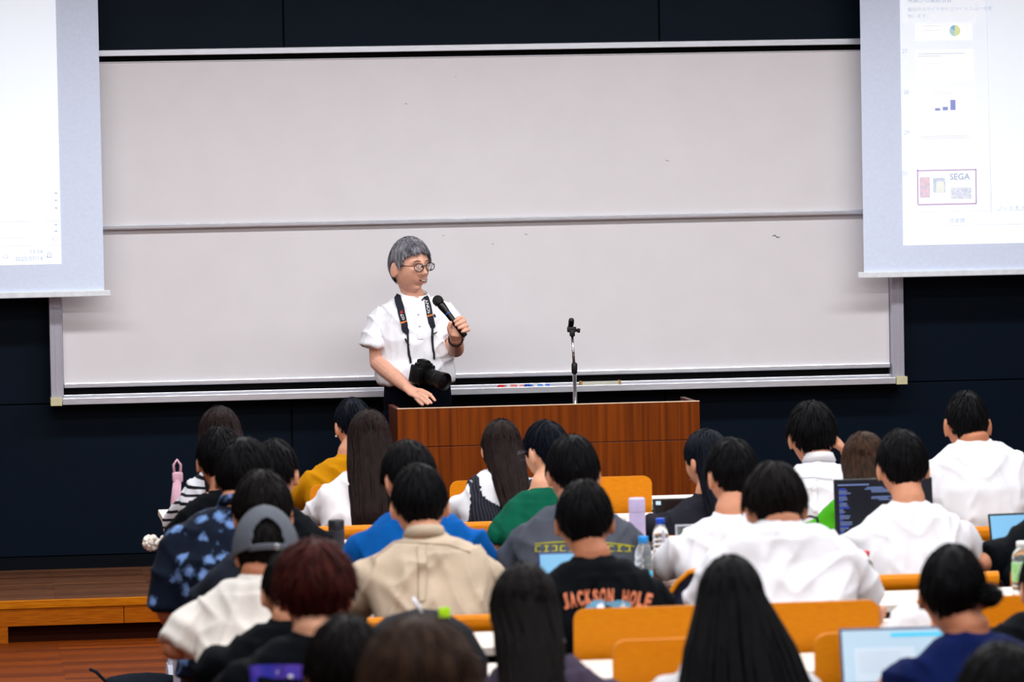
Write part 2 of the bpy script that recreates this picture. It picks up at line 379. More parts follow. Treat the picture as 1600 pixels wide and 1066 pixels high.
sel = faint('selection_mauve', (206, 190, 214))
for a in ((1433, 265, 1525, 267), (1434, 318, 1526, 320), (1433, 265, 1435, 319), (1524, 264, 1526, 318)): scr_rect(*a, sel, scrR, 'selection_frame', .0006)
scr_rect(1435, 267, 1524, 318, faint('thumb_white', (254, 254, 255), .66), scrR, 'slide_thumbnail', .0003)
def speck(name, a, b, sc):
    m = mat(name, a, .7, rgb2=b, scale=sc, emis=.36); return m
scr_rect(1437, 277, 1453, 309, speck('tile_red', (186, 190, 212), (236, 196, 202), 60), scrR, 'picture_tile', .0006)
scr_rect(1458, 278, 1477, 301, speck('tile_blue', (178, 188, 212), (214, 220, 234), 50), scrR, 'picture_tile', .0006)
scr_rect(1463, 284, 1475, 300, speck('tile_cream', (214, 220, 214), (236, 238, 226), 40), scrR, 'picture_tile', .0009)
scr_rect(1486, 293, 1518, 311, speck('tile_crowd', (184, 192, 208), (226, 230, 240), 90), scrR, 'picture_tile', .0006)
scr_text('SEGA', 1484, 281, 9.5, g3, scrR, offset=.001)
scr_text('ノートを入力', 1558, 329, 6.5, g1, scrR)
scr_text('スライド 30/34', 1416, 348, 5.5, g2, scrR)
scr_text('日本語', 1483, 348, 6, g1, scrR)
for y in (331, 353): scr_tube([(1412, y+1), (1600, y-3)], .5, g2, scrR, 'window_line')
scr_tube([(1541, 0), (1549, 335)], .6, g2, scrR, 'window_line')

# ------------------------------------------------------------------ lectern and microphone stand
YL0, YL1 = 20.86, 21.28
lw = wood('lectern_wood', (80, 30, 0), (124, 56, 2), 4.5, (9, 9, .25), .45)
lwd = wood('lectern_wood_side', (66, 26, 6), (86, 36, 10), 11, (9, 9, .5), .4)
a = P(621, 641, YL0); b = P(1093, 626.5, YL0); ZT = (a.z+b.z)/2
lec = empty('lectern', ((a.x+b.x)/2, (YL0+YL1)/2, ZS), label='long reddish brown veneered lectern on the stage in front of the speaker', cat='lectern')
def lp(n, lo, hi, m, bev=.002): return at_world(boxo(n, lo, hi, m, None, bev), lec)
zsm = P(690, 698, YL0).z
lp('front_board', (a.x, YL0, zsm+.0015), (b.x, YL0+.02, ZT), lw)
lp('front_board', (a.x, YL0, ZS+.03), (b.x, YL0+.02, zsm-.0015), lw)
lp('side_panel', (a.x-.001, YL0+.02, ZS+.03), (a.x+.024, YL1, ZT), lwd)
lp('side_panel', (b.x-.024, YL0+.02, ZS+.03), (b.x+.001, YL1, ZT), lwd)
lp('top_edge', (a.x-.001, YL0-.001, ZT), (b.x+.001, YL0+.02, ZT+.004), mat('lectern_edge', (222, 190, 160), .4))
lp('work_surface', (a.x+.024, YL0+.02, ZT-.045), (b.x-.024, YL1, ZT-.022), lwd)
lp('shelf', (a.x+.024, YL0+.02, ZS+.35), (b.x-.024, YL1-.03, ZS+.37), lwd)
lp('plinth', (a.x+.02, YL0+.02, ZS), (b.x-.02, YL1-.02, ZS+.03), blk)
YM = 21.42
mb_ = P(898, 600, YM); mx = mb_.x
ms = empty('microphone_stand', (mx, YM, ZS), label='empty chrome microphone stand with black clip behind the lectern', cat='microphone stand')
chrome = mat('chrome', (190, 188, 196), .15, metal=1, var=.03)
z1 = P(898, 575, YM).z-ZS; zt = P(895, 525, YM).z-ZS; ztop = P(895, 498, YM).z-ZS
MB().lathe([(.0, 0), (.12, 0), (.12, .012), (.03, .025), (.0, .025)], n=24).build('base', blk, ms)
MB().tube([(0, 0, .02), (0, 0, z1)], .0095, 12).build('lower_pole', chrome, ms)
MB().tube([(0, 0, z1-.02), (-.008, 0, zt)], .0068, 12).build('upper_pole', chrome, ms)
MB().tube([(0, 0, z1-.028), (0, 0, z1-.022), (0, 0, z1+.018), (0, 0, z1+.026)], [.010, .0145, .0145, .010], 14).build('clutch', blk, ms)
cl = MB().box((-.020, -.014, zt-.002), (.004, .014, zt+.028), .003); cl.box((-.032, -.010, zt+.018), (.012, .010, zt+.044), .004); cl.tube([(-.03, 0, zt+.03), (.022, 0, zt+.026)], .007, 8)
cl.build('clip_joint', blk, ms)
MB().tube([(-.012, .03, zt+.04), (-.012, 0, zt+.06), (-.014, -.02, ztop-.008), (-.014, -.024, ztop)], [(.014, .012)]*3+[(.011, .010)], 12).build('clip', blk, ms)
MB().tube([(.018, 0, zt+.026), (.03, 0, zt+.024)], [.011, .011], 10).build('wing_nut', blk, ms)
# ================================================================== desks and seats
PITCHROW = .86
def YR(k): return 18.38 - PITCHROW*k
DZ = .72
deskm = mat('desk_top_white', (226, 214, 204), .45, var=.02)
steel = mat('desk_leg_white', (206, 210, 226), .45, var=.03)
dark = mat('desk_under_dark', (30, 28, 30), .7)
ply = wood('seat_plywood', (190, 110, 0), (206, 127, 3), 20, (1.5, 1.5, 14), .5); ply.node_tree.nodes['Principled BSDF'].inputs['Specular IOR Level'].default_value = .15
plyw = mat('seat_plywood_edge', (214, 150, 50), .5)
cush = mat('seat_fabric_navy', (16, 26, 52), .9, bump=.3, bscale=500)
ORD = ['first', 'second', 'third', 'fourth', 'fifth', 'sixth', 'seventh', 'eighth', 'ninth', 'tenth', 'eleventh', 'twelfth', 'thirteenth']
def XL(k): return .86-.018*k
def desk(k):
    """desk k stands behind backrest k-1; its seats are row k"""
    far = YR(k-1)-.035; near = far-.43; x0 = XL(k); x1 = 5.0
    r = empty('lecture_desk', (x0, far-.2, 0), label='long white topped desk of the %s row from the stage' % ORD[k], cat='desk')
    def p(n, lo, hi, m, bev=0): return at_world(boxo(n, lo, hi, m, None, bev), r)
    p('desk_top', (x0, near, DZ-.028), (x1, far, DZ), deskm, .004)
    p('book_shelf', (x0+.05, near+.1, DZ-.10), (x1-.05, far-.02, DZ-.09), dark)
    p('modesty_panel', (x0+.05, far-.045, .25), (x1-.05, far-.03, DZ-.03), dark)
    for x in (x0+.02, x0+1.45, x0+2.85, x1-.08):
        leg = p('leg', (x, far-.22, .03), (x+.068, far-.13, DZ-.028), steel, .006)
        ft = MB().rings([[(x-.004, far-.36, 0), (x+.059, far-.36, 0), (x+.059, far-.36, .03), (x-.004, far-.36, .03)],
                         [(x-.004, far-.22, 0), (x+.059, far-.22, 0), (x+.059, far-.22, .075), (x-.004, far-.22, .075)],
                         [(x-.004, far-.12, 0), (x+.059, far-.12, 0), (x+.059, far-.12, .075), (x-.004, far-.12, .075)],
                         [(x-.004, far-.02, 0), (x+.059, far-.02, 0), (x+.059, far-.02, .03), (x-.004, far-.02, .03)]]).build('leg_foot', steel, None, smooth=False)
        at_world(ft, r)
    return r
for k in range(9): desk(k)
def seat(x, k, w=.46, tall=False, z=0, lab=None, group='fixed plywood lecture seats'):
    """plywood flip seat of row k centred on x; the back leans slightly and its top edge is rolled"""
    y = YR(k); zt = .87 if tall else .772
    r = empty('lecture_chair', (x, y, z), label=lab or 'low orange plywood backed seat in the %s row' % ORD[k], cat='chair', group=group)
    h = w/2
    prof = [(.05, .50), (.03, .6), (.012, .7), (.0, zt-.05)]
    if tall: prof += [(-.006, zt-.02), (-.008, zt)]
    m = MB(); th = .016; rc = .035
    if tall:       # flat panel with rounded upper corners
        out = [(-h, .5), (h, .5), (h, zt-rc)] + [(h-rc+rc*cos(a*pi/2/5), zt-rc+rc*sin(a*pi/2/5)) for a in range(1, 6)] + [(-h+rc-rc*sin(a*pi/2/5), zt-rc+rc*cos(a*pi/2/5)) for a in range(0, 6)]
        yy = lambda zz: .03-.08*(zz-.5)
        n = len(out)
        m.rings([[(a, yy(b)-th/2, b) for a, b in out], [(a, yy(b)+th/2, b) for a, b in out]])
        m.build('backrest', ply, r, auto=.5)
    else:
        sec = []
        for yy, zz in ((.046, .50), (.030, .6), (.012, .68), (.004, .715), (-.004, .728), (-.014, .74), (-.016, zt-.014), (-.008, zt-.003), (.004, zt), (.016, zt-.006), (.022, zt-.02), (.020, .72), (.030, .66), (.046, .6), (.062, .5)): sec.append((yy, zz))
        m.rings([[(sx, a, b) for a, b in sec] for sx in (-h, -h+.004, h-.004, h)])
        m.build('backrest', ply, r, auto=.6)
    MB().box((-h+.03, .055, .52), (h-.03, .085, (.70 if tall else .69)), .012).build('back_cushion', cush, r)
    MB().box((-h+.01, .07, .39), (h-.01, .40, .41), .008).build('seat_board', ply, r)
    MB().box((-h+.02, .075, .409), (h-.02, .39, .437), .012).build('seat_cushion', cush, r)
    MB().box((-.03, .02, .02), (.03, .075, .395), .006).build('pedestal', steel, r)
    MB().box((-.09, -.04, 0), (.09, .16, .02), .006).build('base_plate', steel, r)
    return r
# tall upright backs
def span(k, px0, px1, py): a = PZ(px0, py, .86).x; b = PZ(px1, py, .86).x; return (a+b)/2, abs(b-a)
def tallseat(k, x0, x1, lab): return seat((x0+x1)/2, k, x1-x0, True, lab=lab, group='upright plywood seats')
tallseat(0, 1.45, 1.97, 'upright orange plywood chair behind the woman in mustard yellow')
tallseat(0, 2.03, 2.44, 'upright orange plywood chair in front of the girl with the pinstriped vest')
tallseat(0, 2.47, 2.875, 'empty upright orange plywood chair between lavender bottle and lectern')
tallseat(6, 1.825, 2.275, 'upright orange plywood chair holding the man in the JACKSON HOLE shirt')
tallseat(6, 2.30, 2.755, 'upright orange plywood chair holding the curly haired man in white')
tallseat(6, 2.86, 3.32, 'upright orange plywood chair in front of the person in a dark top by the tissues')
tallseat(7, 1.815, 2.30, 'upright orange plywood chair just before the girl with waist-long black hair')
tallseat(7, 2.39, 2.90, 'upright orange plywood chair behind the wide open laptop')
SEATS = {0: [(1.71, .52), (2.235, .41), (2.67, .4)], 6: [(2.05, .45), (2.53, .45), (3.09, .46)], 7: [(2.06, .48), (2.645, .5)]}
def low(k, x, z=0, w=.46, lab=None):
    x = max(x, XL(k)+.2)
    if x-w/2 < XL(k)+.02: w = 2*(x-XL(k)-.02)
    for sx, sw_ in SEATS.get(k, []):
        if abs(sx-x) < .30: return
    for sx, sw_ in SEATS.get(k, []):
        if abs(sx-x) < (sw_+w)/2+.01: w = max(.3, 2*(abs(sx-x)-.01)-sw_)
    SEATS.setdefault(k, []).append((x, w)); seat(x, k, w, z=z, lab=lab)
# a seat folded up on edge, its navy pad and plywood rim showing
r = empty('folded_chair', (2.42, YR(5)+.06, 0), -.35, label='navy padded chair with orange plywood rim folded up beside the long black hair', cat='chair')
h, c0 = .17, .70
def oval(sx, sz, y, n=24): return [(sx*max(-1, min(1, 1.12*cos(2*pi*i/n))), y, c0+sz*max(-1, min(1, 1.12*sin(2*pi*i/n)))) for i in range(n)]
MB().rings([oval(h, .19, .03), oval(h, .19, -.012), oval(h-.010, .180, -.02), oval(h-.013, .177, -.004), oval(h-.013, .177, .03)]).build('plywood_rim', ply, r)
MB().rings([oval(h-.03, .16, .02), oval(h-.014, .176, -.004), oval(h-.05, .14, -.016)]).build('navy_pad', cush, r)
MB().box((-.03, .0, .02), (.03, .05, .52), .006).build('pedestal', steel, r)
MB().box((-.09, -.06, 0), (.09, .12, .02), .006).build('base_plate', steel, r)
# ================================================================== people
skin = mat('skin', (194, 134, 104), .55, var=.06, scale=40, spec=.3)
skin2 = mat('skin_fair', (208, 152, 122), .55, var=.05, scale=40, spec=.3)
skin3 = mat('skin_tan', (172, 110, 80), .55, var=.06, scale=40, spec=.3)
trou = mat('trousers_dark', (22, 24, 32), .85, var=.15)
shoe = mat('shoe_dark', (26, 24, 24), .5)
eyem = mat('eye_dark', (22, 16, 14), .2); lipm = mat('lip', (176, 96, 88), .5)
def hairmat(name, dark_, light):
    m = mat(name, dark_, .55, rgb2=light, scale=60, stretch=(1, 1, .12), spec=.06); return m
HM = {'black': hairmat('hair_black', (4, 4, 6), (11, 10, 13)), 'soft': hairmat('hair_soft_black', (7, 5, 6), (18, 13, 13)),
      'brown': hairmat('hair_dark_brown', (16, 9, 9), (34, 21, 20)), 'chestnut': hairmat('hair_chestnut', (26, 16, 11), (60, 40, 28)),
      'maroon': hairmat('hair_maroon', (34, 10, 8), (66, 24, 19)), 'blue': hairmat('hair_blue_black', (3, 5, 11), (10, 14, 26)),
      'grey': hairmat('hair_grey', (58, 56, 62), (150, 148, 156))}
def gauss(x, z, x0, z0, sx, sz): return math.exp(-((x-x0)/sx)**2-((z-z0)/sz)**2)
def head_mesh(mb, Mh, nt=26, nf=32, s=1.0, smile=0, jaw=.30, ear=1.12):
    a, b, c = .0755, .096, .117
    vs = []; fs = []
    for i in range(nt+1):
        th = pi*i/nt
        for j in range(nf):
            ph = 2*pi*j/nf
            d = Vector((sin(th)*cos(ph), sin(th)*sin(ph), cos(th)))
            x, y, z = a*d.x, b*d.y, c*d.z
            t = max(0, -z/c)
            x *= 1-jaw*t**2.2
            y *= (1-.40*t) if y < 0 else (1-.06*t)
            if y < 0 and z > -.02: x *= 1+.03*(-y/b)
            if y > 0.0:
                g = lambda *q: gauss(x, z, *q)
                k = min(1, y/.04)
                y += k*(.010*g(0, .022, .010, .03) + .030*g(0, -.024, .0115, .016) + .008*g(0, -.012, .008, .02) + .008*g(.013, -.028, .008, .008) + .008*g(-.013, -.028, .008, .008)
                      - .013*(g(.032, .004, .017, .011)+g(-.032, .004, .017, .011)) + .006*(g(.032, .028, .022, .009)+g(-.032, .028, .022, .009))
                      + .006*(g(.044, -.026, .02, .02)+g(-.044, -.026, .02, .02)) + .007*g(0, -.060, .022, .012) - .005*g(0, -.080, .02, .007) + .015*g(0, -.102, .022, .014)
                      + .004*smile*(g(.034, -.05, .012, .012)+g(-.034, -.05, .012, .012)))
            vs.append(Mh @ (Vector((x, y, z))*s))
    for i in range(nt):
        for j in range(nf): fs.append((i*nf+j, (i+1)*nf+j, (i+1)*nf+(j+1) % nf, i*nf+(j+1) % nf))
    mb.add(vs, fs)
    for sx in (-1, 1):   # ears
        k = len(mb.v); mb.ell((0, 0, 0), (.008, .019*ear, .033*ear), 8, 12, Matrix.Rotation(sx*.35, 3, 'Z') @ Matrix.Rotation(-.15, 3, 'X'))
        mb.xf(Mh @ Matrix.Scale(s, 4) @ Matrix.Translation((sx*.0845, -.008, -.010)), k)
        k = len(mb.v); mb.ell((0, 0, 0), (.012, .011, .015), 6, 8); mb.xf(Mh @ Matrix.Scale(s, 4) @ Matrix.Translation((sx*.076, -.002, -.020)), k)
def hand(mb, W, d, up, s=1.0, curl=.5, side=1):
    """palm at wrist W pointing along d; five separate bent fingers"""
    d = d.normalized(); up = (up-d*up.dot(d)).normalized(); x = d.cross(up)*side
    R3 = Matrix((x, d, up)).transposed()
    mb.ell(W+d*.045*s, (.038*s, .052*s, .015*s), 8, 12, R3)
    for i, (o, L) in enumerate(((-.027, .062), (-.009, .074), (.010, .069), (.027, .054))):
        p0 = W+(d*.082+x*o)*s
        a1, a2, a3 = curl*.5, curl*1.2, curl*1.9
        p1 = p0+(d*cos(a1)-up*sin(a1))*L*.45*s; p2 = p1+(d*cos(a2)-up*sin(a2))*L*.32*s; p3 = p2+(d*cos(a3)-up*sin(a3))*L*.26*s
        mb.limb([p0-d*.02*s, p0, p1, p2, p3], [.0095*s, .0095*s, .009*s, .0085*s, .0075*s], 8)
    t0 = W+(d*.022-x*.026)*s; t1 = t0+(d*.028-x*.026-up*.006)*s; t2 = t1+(d*.028-x*.008-up*.008)*s
    mb.limb([t0, t1, t2], [.0125*s, .011*s, .009*s], 8)

def hairline(phi, style):
    """lowest z of the hair (head frame) at angle phi from the back of the head"""
    p = abs(phi)
    if style == 'long': pts = ((0, -.10), (1.2, -.10), (1.9, -.09), (2.2, .0), (2.6, .05), (pi, .06))
    elif style == 'bowl': pts = ((0, -.075), (.8, -.07), (1.25, -.035), (1.6, -.035), (2.0, -.01), (2.4, .03), (pi, .04))
    elif style == 'speaker': pts = ((0, -.085), (.8, -.075), (1.15, -.05), (1.36, .024), (1.70, .026), (1.82, -.004), (1.98, .0), (2.15, .045), (2.6, .06), (pi, .066))
    else: pts = ((0, -.080), (.55, -.074), (1.05, -.042), (1.4, .012), (1.62, .012), (1.85, -.02), (2.1, .02), (2.4, .055), (pi, .062))
    for (a, za), (b, zb) in zip(pts, pts[1:]):
        if p <= b: return za+(zb-za)*(p-a)/(b-a)
    return pts[-1][1]
def hair(mb, Mh, style='short', th=.014, n=380, seed=0, s=1.0, bulk=(1, 1, 1), lock=.055, lift=.10, whorl=(0, -.35, .94), flow=None, width=.0055):
    rnd = random.Random(seed); A = Vector((.0755+th, .096+th, .117+th)); off = Vector((0, -.002, .002))
    def surf(d, k=1.0): return Vector((d.x*A.x*bulk[0], d.y*A.y*bulk[1], d.z*A.z*bulk[2]))*k + off
    tight = .75 if style == 'short' else .3
    def phi_of(d): return math.atan2(d.x, -d.y)
    nt, nf = 30, 44; vs = []; fs = []
    for i in range(nt+1):
        t = pi*i/nt
        for j in range(nf):
            d = Vector((sin(t)*cos(2*pi*j/nf), sin(t)*sin(2*pi*j/nf), cos(t))); p = surf(d); p = p-d*th*tight*min(1, max(0, -p.z/.12)*1.6)
            hl = hairline(phi_of(d), style); u = max(0, min(1, (p.z-hl+.004)/.016)); low_ = max(0, -p.z/.12)
            if p.y < 0: p.y *= 1-.34*low_**1.3
            p.x *= 1-.16*low_**1.5
            k = .70+.30*(u*u*(3-2*u))
            k *= 1+.018*noise.noise(d*4+Vector((seed*3.1, 0, 0)))*u + .012*noise.noise(d*11+Vector((0, seed*1.7, 0)))*u
            vs.append(Mh @ (p*k*s))
    for i in range(nt):
        for j in range(nf): fs.append((i*nf+j, (i+1)*nf+j, (i+1)*nf+(j+1) % nf, i*nf+(j+1) % nf))
    mb.add(vs, fs)
    wv = Vector(whorl).normalized(); e1 = wv.orthogonal().normalized(); e2 = wv.cross(e1)
    for q in range(n):
        al = math.acos(1-1.75*rnd.random()); be = 2*pi*rnd.random()
        d = wv*cos(al)+(e1*cos(be)+e2*sin(be))*sin(al)
        p = surf(d)
        if p.z < hairline(phi_of(d), style)+.008: continue
        L = lock*(.6+.8*rnd.random())/.1; sw = rnd.uniform(-.5, .5)+.25; lf = lift*rnd.uniform(.1, 1.0); R = []; nseg = 3; wd = width*rnd.uniform(.6, 1.3)
        tol = rnd.uniform(-.004, .016)
        for _ in range(4):
            de = wv*cos(al+L)+(e1*cos(be+sw*L*.6)+e2*sin(be+sw*L*.6))*sin(al+L); pe = surf(de)
            if pe.z < hairline(phi_of(de), style)-tol: L *= .6
        for k in range(nseg+1):
            t = k/nseg; a2 = al+L*t; b2 = be+sw*t*L*.6
            dd = wv*cos(a2)+(e1*cos(b2)+e2*sin(b2))*sin(a2); pp = surf(dd, 1.0+.012*(1-t)+lf*t*t*.5); pp = pp-dd*th*tight*min(1, max(0, -pp.z/.12)*1.6)
            low_ = max(0, -pp.z/.12)
            if pp.y < 0: pp.y *= 1-.34*low_**1.3
            pp.x *= 1-.16*low_**1.5
            tb = (wv.cross(dd)).normalized(); w_ = wd*(1-t**1.6)*.9+.0006
            nrm = dd
            R.append([Mh @ ((pp-tb*w_)*s), Mh @ ((pp+nrm*w_*.5)*s), Mh @ ((pp+tb*w_)*s)])
        mb.rings(R, False)
def long_hair(mb, Mh, head_c, length, w0, w1, back, seed=0, n=210, lean=0, cx=0, cap_th=.013, cap_s=1.0):
    """curtain of hair from the crown down the back; back = y of the cloth behind the shoulders at the ends"""
    rnd = random.Random(seed+50); hc = Vector(head_c)
    lev = [0, .12, .25, .4, .6, .8, 1.0]
    def ring(t):
        z = hc.z+.015-length*t; w_ = (w0+(w1-w0)*t**.8)*min(1, .80+t*1.6)
        y = hc.y-.026+(back-(hc.y-.026))*min(1, t*1.5)
        dep = (.085+(.022-.085)*min(1, t*1.35))*min(1, .86+t*1.6)
        return Vector((hc.x+cx*t, y, z)), w_, dep
    R = []
    for t in [i/14 for i in range(15)]:
        c, w_, dep = ring(t); R.append([(c.x+w_*cos(2*pi*k/20), c.y+dep*sin(2*pi*k/20), c.z) for k in range(20)])
    mb.rings(R)
    for q in range(n):
        u = rnd.uniform(-.15*pi, 1.15*pi); ex = rnd.uniform(.82, 1.06); wd = rnd.uniform(.004, .010); ph = rnd.uniform(0, 6)
        T0 = 0.0; RR = []; wd *= 1.15
        a0 = -u; st = rnd.uniform(.15, .7)
        for al in (st, st+.25*(1.45-st), st+.6*(1.45-st), 1.42):
            d0 = Vector((sin(al)*cos(a0), sin(al)*sin(a0), cos(al))); e = (Mh.to_3x3() @ Vector((d0.x*(.0755+cap_th), d0.y*(.096+cap_th), d0.z*(.117+cap_th))))*cap_s*1.015
            p = hc+e; nr = e.normalized(); tg = nr.cross(Vector((0, 0, 1))).normalized(); ww = wd*(.15 if al == st else .8)
            RR.append([p-tg*ww, p+nr*ww*.5, p+tg*ww, p-nr*ww*.5])
        for i in range(2, 13):
            t = T0+(ex-T0)*i/12; c, w_, dep = ring(min(t, 1.0)); c = Vector((c.x, c.y, hc.z+.015-length*t))
            bul = (1.0+.06*sin(ph+t*4))*(.90+.10*min(1, i/3)); aa = -u
            p = Vector((c.x+w_*bul*cos(aa)+.004*sin(ph*2+t*7), c.y+dep*(.92+.13*min(1, i/3))*sin(aa), c.z))
            tg = Vector((-sin(aa), cos(aa), 0)); nr = Vector((cos(aa), sin(aa), 0)); ww = wd*(1-max(0, (t-ex*.8)/(ex*.2))**2*.95)
            RR.append([p+tg*ww, p+nr*ww*.5, p-tg*ww, p-nr*ww*.5])
        mb.rings(RR)

def folds(seed, amp=.005, fx=9, fz=3.2, ztop=9):
    def fn(co):
        a = noise.noise(Vector((co.x*fx+seed, co.y*6, co.z*fz-co.x*2.5)))
        b = noise.noise(Vector((co.x*22+seed, co.y*12, co.z*7+co.x*8)))
        c = 1-abs(noise.noise(Vector((co.x*7-seed, co.y*3, co.z*5+abs(co.x)*9))))
        d = 1-abs(noise.noise(Vector((co.x*5+seed*2, co.y*4, co.z*9-abs(co.x)*6))))
        return amp*(a*.8+b*.3+(c**5)*1.1+(d**6)*1.0-.15)*(.45 if co.z > ztop else 1)
    return fn
PEOPLE = {}
def person(key, crown, k, label, shirt, hairc='black', style='short', sw=.215, lean=.08, dx=0, hyaw=0, hpitch=-.15, hroll=0, byaw=0, s=1.0,
           sleeve=.62, th=.014, bulk=(1, 1, 1), n=650, skinm=None, longp=None, seed=None, floor=0, neck_len=0, arms=None, shz=None, lock=.05, lift=.07, trousers=None,
           armset=None, nape=0, fold=.011, backy=0, seatx=True, collar=None, voxel=.0085, whorl=(0, -.35, .94)):
    seed = seed if seed is not None else len(PEOPLE)+1; skm = skinm or skin
    Yh = YR(k)+.215+lean+.075
    W = P(crown[0], crown[1], Yh)
    bx = W.x+dx; root = empty('person', (bx, YR(k)+.215+backy, floor), byaw, label=label, cat='person')
    Ri = Matrix.Rotation(-byaw, 3, 'Z'); top = Ri @ (W-root.location)
    hc = top-Vector((0, 0, (.117+th*bulk[2])*s*(1 if abs(hpitch) < .5 else .97)))
    Mh = Matrix.Translation(hc) @ Euler((hpitch, hroll, hyaw-byaw), 'ZYX').to_matrix().to_4x4()
    Mh = Matrix.Translation(hc) @ (Matrix.Rotation(hyaw-byaw, 4, 'Z') @ Matrix.Rotation(hroll, 4, 'Y') @ Matrix.Rotation(hpitch, 4, 'X'))
    zs = top.z-(shz or .30)
    f = sw/.215
    T = lambda x, y, z, rx, ry: (Vector((x, y, z)), (rx, ry))
    nb = Vector((hc.x*.55, lean+.012, zs+.085)); hb = Mh @ Vector((0, -.022, -.055))
    spine = [T(0, 0, .445, .14, .10), T(0, 0, .48, .172*f, .120), T(0, -.012+lean*.15, .58, .150*f, .108), T(0, -.02+lean*.5, (.58+zs)*.5, .160*f, .112),
             T(0, lean*.86-.012, zs-.11, .178*f, .115), T(hc.x*.1, lean-.004, zs-.055, .180*f, .100), T(hc.x*.2, lean, zs-.012, .158*f, .084), T(hc.x*.3, lean+.004, zs+.028, .118*f, .072), T(hc.x*.4, lean+.008, zs+.055, .082*f, .062)]
    B = MB()
    def loft(mb, pts, g, nn=22):
        R = []
        for c, (rx, ry) in pts:
            R.append([c+Vector(((rx+g)*math.copysign(abs(cos(a))**.9, cos(a)), (ry+g)*math.copysign(abs(sin(a))**.9, sin(a)), 0)) for a in [2*pi*i/nn for i in range(nn)]])
        mb.rings(R)
    loft(B, spine, 0)
    nr = .052*s*(f**.4)
    B.limb([nb-Vector((0, .0, .06)), nb, (nb+hb)*.5+Vector((0, -.004, 0)), hb], [(.062, .06), (nr*1.08, nr*1.05), (nr, nr), (nr*1.02, nr)], 14)
    head_mesh(B, Mh, 22, 28, s)
    S = MB(); loft(S, spine[1:], .013)
    # neckline ring of the shirt
    S.tube([nb-Vector((0, 0, .075)), nb-Vector((0, .004, .035)), nb-Vector((0, .006, .012))], [(.085*f, .075), (.066*f, .064), (.060*f, .059)], 18)
    for sd in (-1, 1):
        sh = Vector((sd*(sw-.058), lean-.002, zs-.062))
        if armset and armset.get(sd): el, wr = [Vector(q) for q in armset[sd]]
        else:
            el = Vector((sd*(sw+.004), max(lean+.10, .20), max(DZ+.046, zs-.27))); wr = Vector((sd*.09, max(lean+.32, .40), DZ+.045))
        v = el-sh
        if v.length > .31: el = sh+v.normalized()*.31
        mid = (sh+el)*.5+Vector((sd*.006, -.012, 0))
        B.limb([sh, mid, el], [.046*f, .042*f, .036], 12); fm = (el+wr)*.5+Vector((0, 0, .004))
        B.limb([el, el.lerp(wr, .3), fm, wr], [.038, .039, .033, .025], 12)
        hand(B, wr, (wr-el), Vector((0, 0, 1)) if abs((wr-el).normalized().z) < .8 else Vector((0, -1, 0)), .95*s, .6, 1 if sd > 0 else -1)
        S.ell(sh+Vector((-sd*.006, 0, 0)), (.056*f, .064, .058), 10, 14)
        if sleeve <= 1:
            e = sh.lerp(mid, min(1, sleeve*2)) if sleeve <= .5 else mid.lerp(el, sleeve*2-1)
            if sleeve <= .5: S.tube([sh, e], [.057*f, .060*f], 14)
            else: S.tube([sh, mid, e], [.057*f, .060*f, .061*f], 14)
        else:
            S.limb([sh, mid, el], [.057*f, .055*f, .050], 14); S.tube([el, fm, wr.lerp(el, .08)], [.049, .045, .038], 12)
        # leg
        hp = Vector((sd*.085, .0, .525)); kn = Vector((sd*.11, .39, .505)); an = Vector((sd*.11, .36, .10)); 
        B.limb([hp, hp.lerp(kn, .5), kn], [.080, .070, .056], 12); B.limb([kn, kn.lerp(an, .4), an], [.056, .055, .040], 12)
        B.limb([an+Vector((0, -.03, -.055)), an+Vector((0, .06, -.06)), an+Vector((0, .15, -.068))], [(.036, .036), (.042, .036), (.036, .028)], 10)
    body = remesh(B, 'body', [skm, trousers or trou, shoe], root, voxel, 4)
    bm_ = body.data
    for p in bm_.polygons:
        c = p.center
        if c.z < .13: p.material_index = 2
        elif c.z < .585 and abs(c.x) < .25 and not (c.z > .52 and c.y > .2 and abs(c.x) > .2): p.material_index = 1
    so = remesh(S, 'shirt', shirt, root, voxel*1.1, 3)
    push(so, folds(seed*3.7, fold, ztop=zs+.02))
    H = MB()
    hair(H, Mh, style if style in ('long', 'bowl') else 'short', th, n, seed, s, bulk, lock, lift, whorl)
    if longp:
        L_, w0, w1, back, cx = longp; long_hair(H, Mh, hc, L_, w0, w1, back, seed, cx=cx, cap_th=th, cap_s=s)
    ho = H.build('hair', HM[hairc], root)
    # face details
    E = MB()
    for sd in (-1, 1):
        kk = len(E.v); E.ell((0, 0, 0), (.012, .006, .0055), 6, 10); E.xf(Mh @ Matrix.Scale(s, 4) @ Matrix.Translation((sd*.031, .083, .004)), kk)
    E.build('eyes', eyem, root)
    E = MB(); kk = 0; E.ell((0, 0, 0), (.021, .006, .005), 6, 10); E.xf(Mh @ Matrix.Scale(s, 4) @ Matrix.Translation((0, .090, -.062)), kk); E.build('mouth', lipm, root)
    assert len(label.split()) <= 12, label
    if seatx: low(k, bx, floor, lab='plywood chair under the '+label)
    PEOPLE[key] = dict(root=root, body=body, shirt=so, hair=ho, Mh=Mh, hc=hc, lean=lean, zs=zs, sw=sw, nb=nb, s=s)
    return PEOPLE[key]
def cloth(name, rgb, var=.05): return mat('cloth_'+name, rgb, .88, var=var, scale=14, bump=.25, bscale=420, spec=.06)
white = cloth('white', (214, 214, 220), .02); cream = cloth('cream', (206, 200, 194), .03); black = cloth('black', (6, 9, 14), .2)
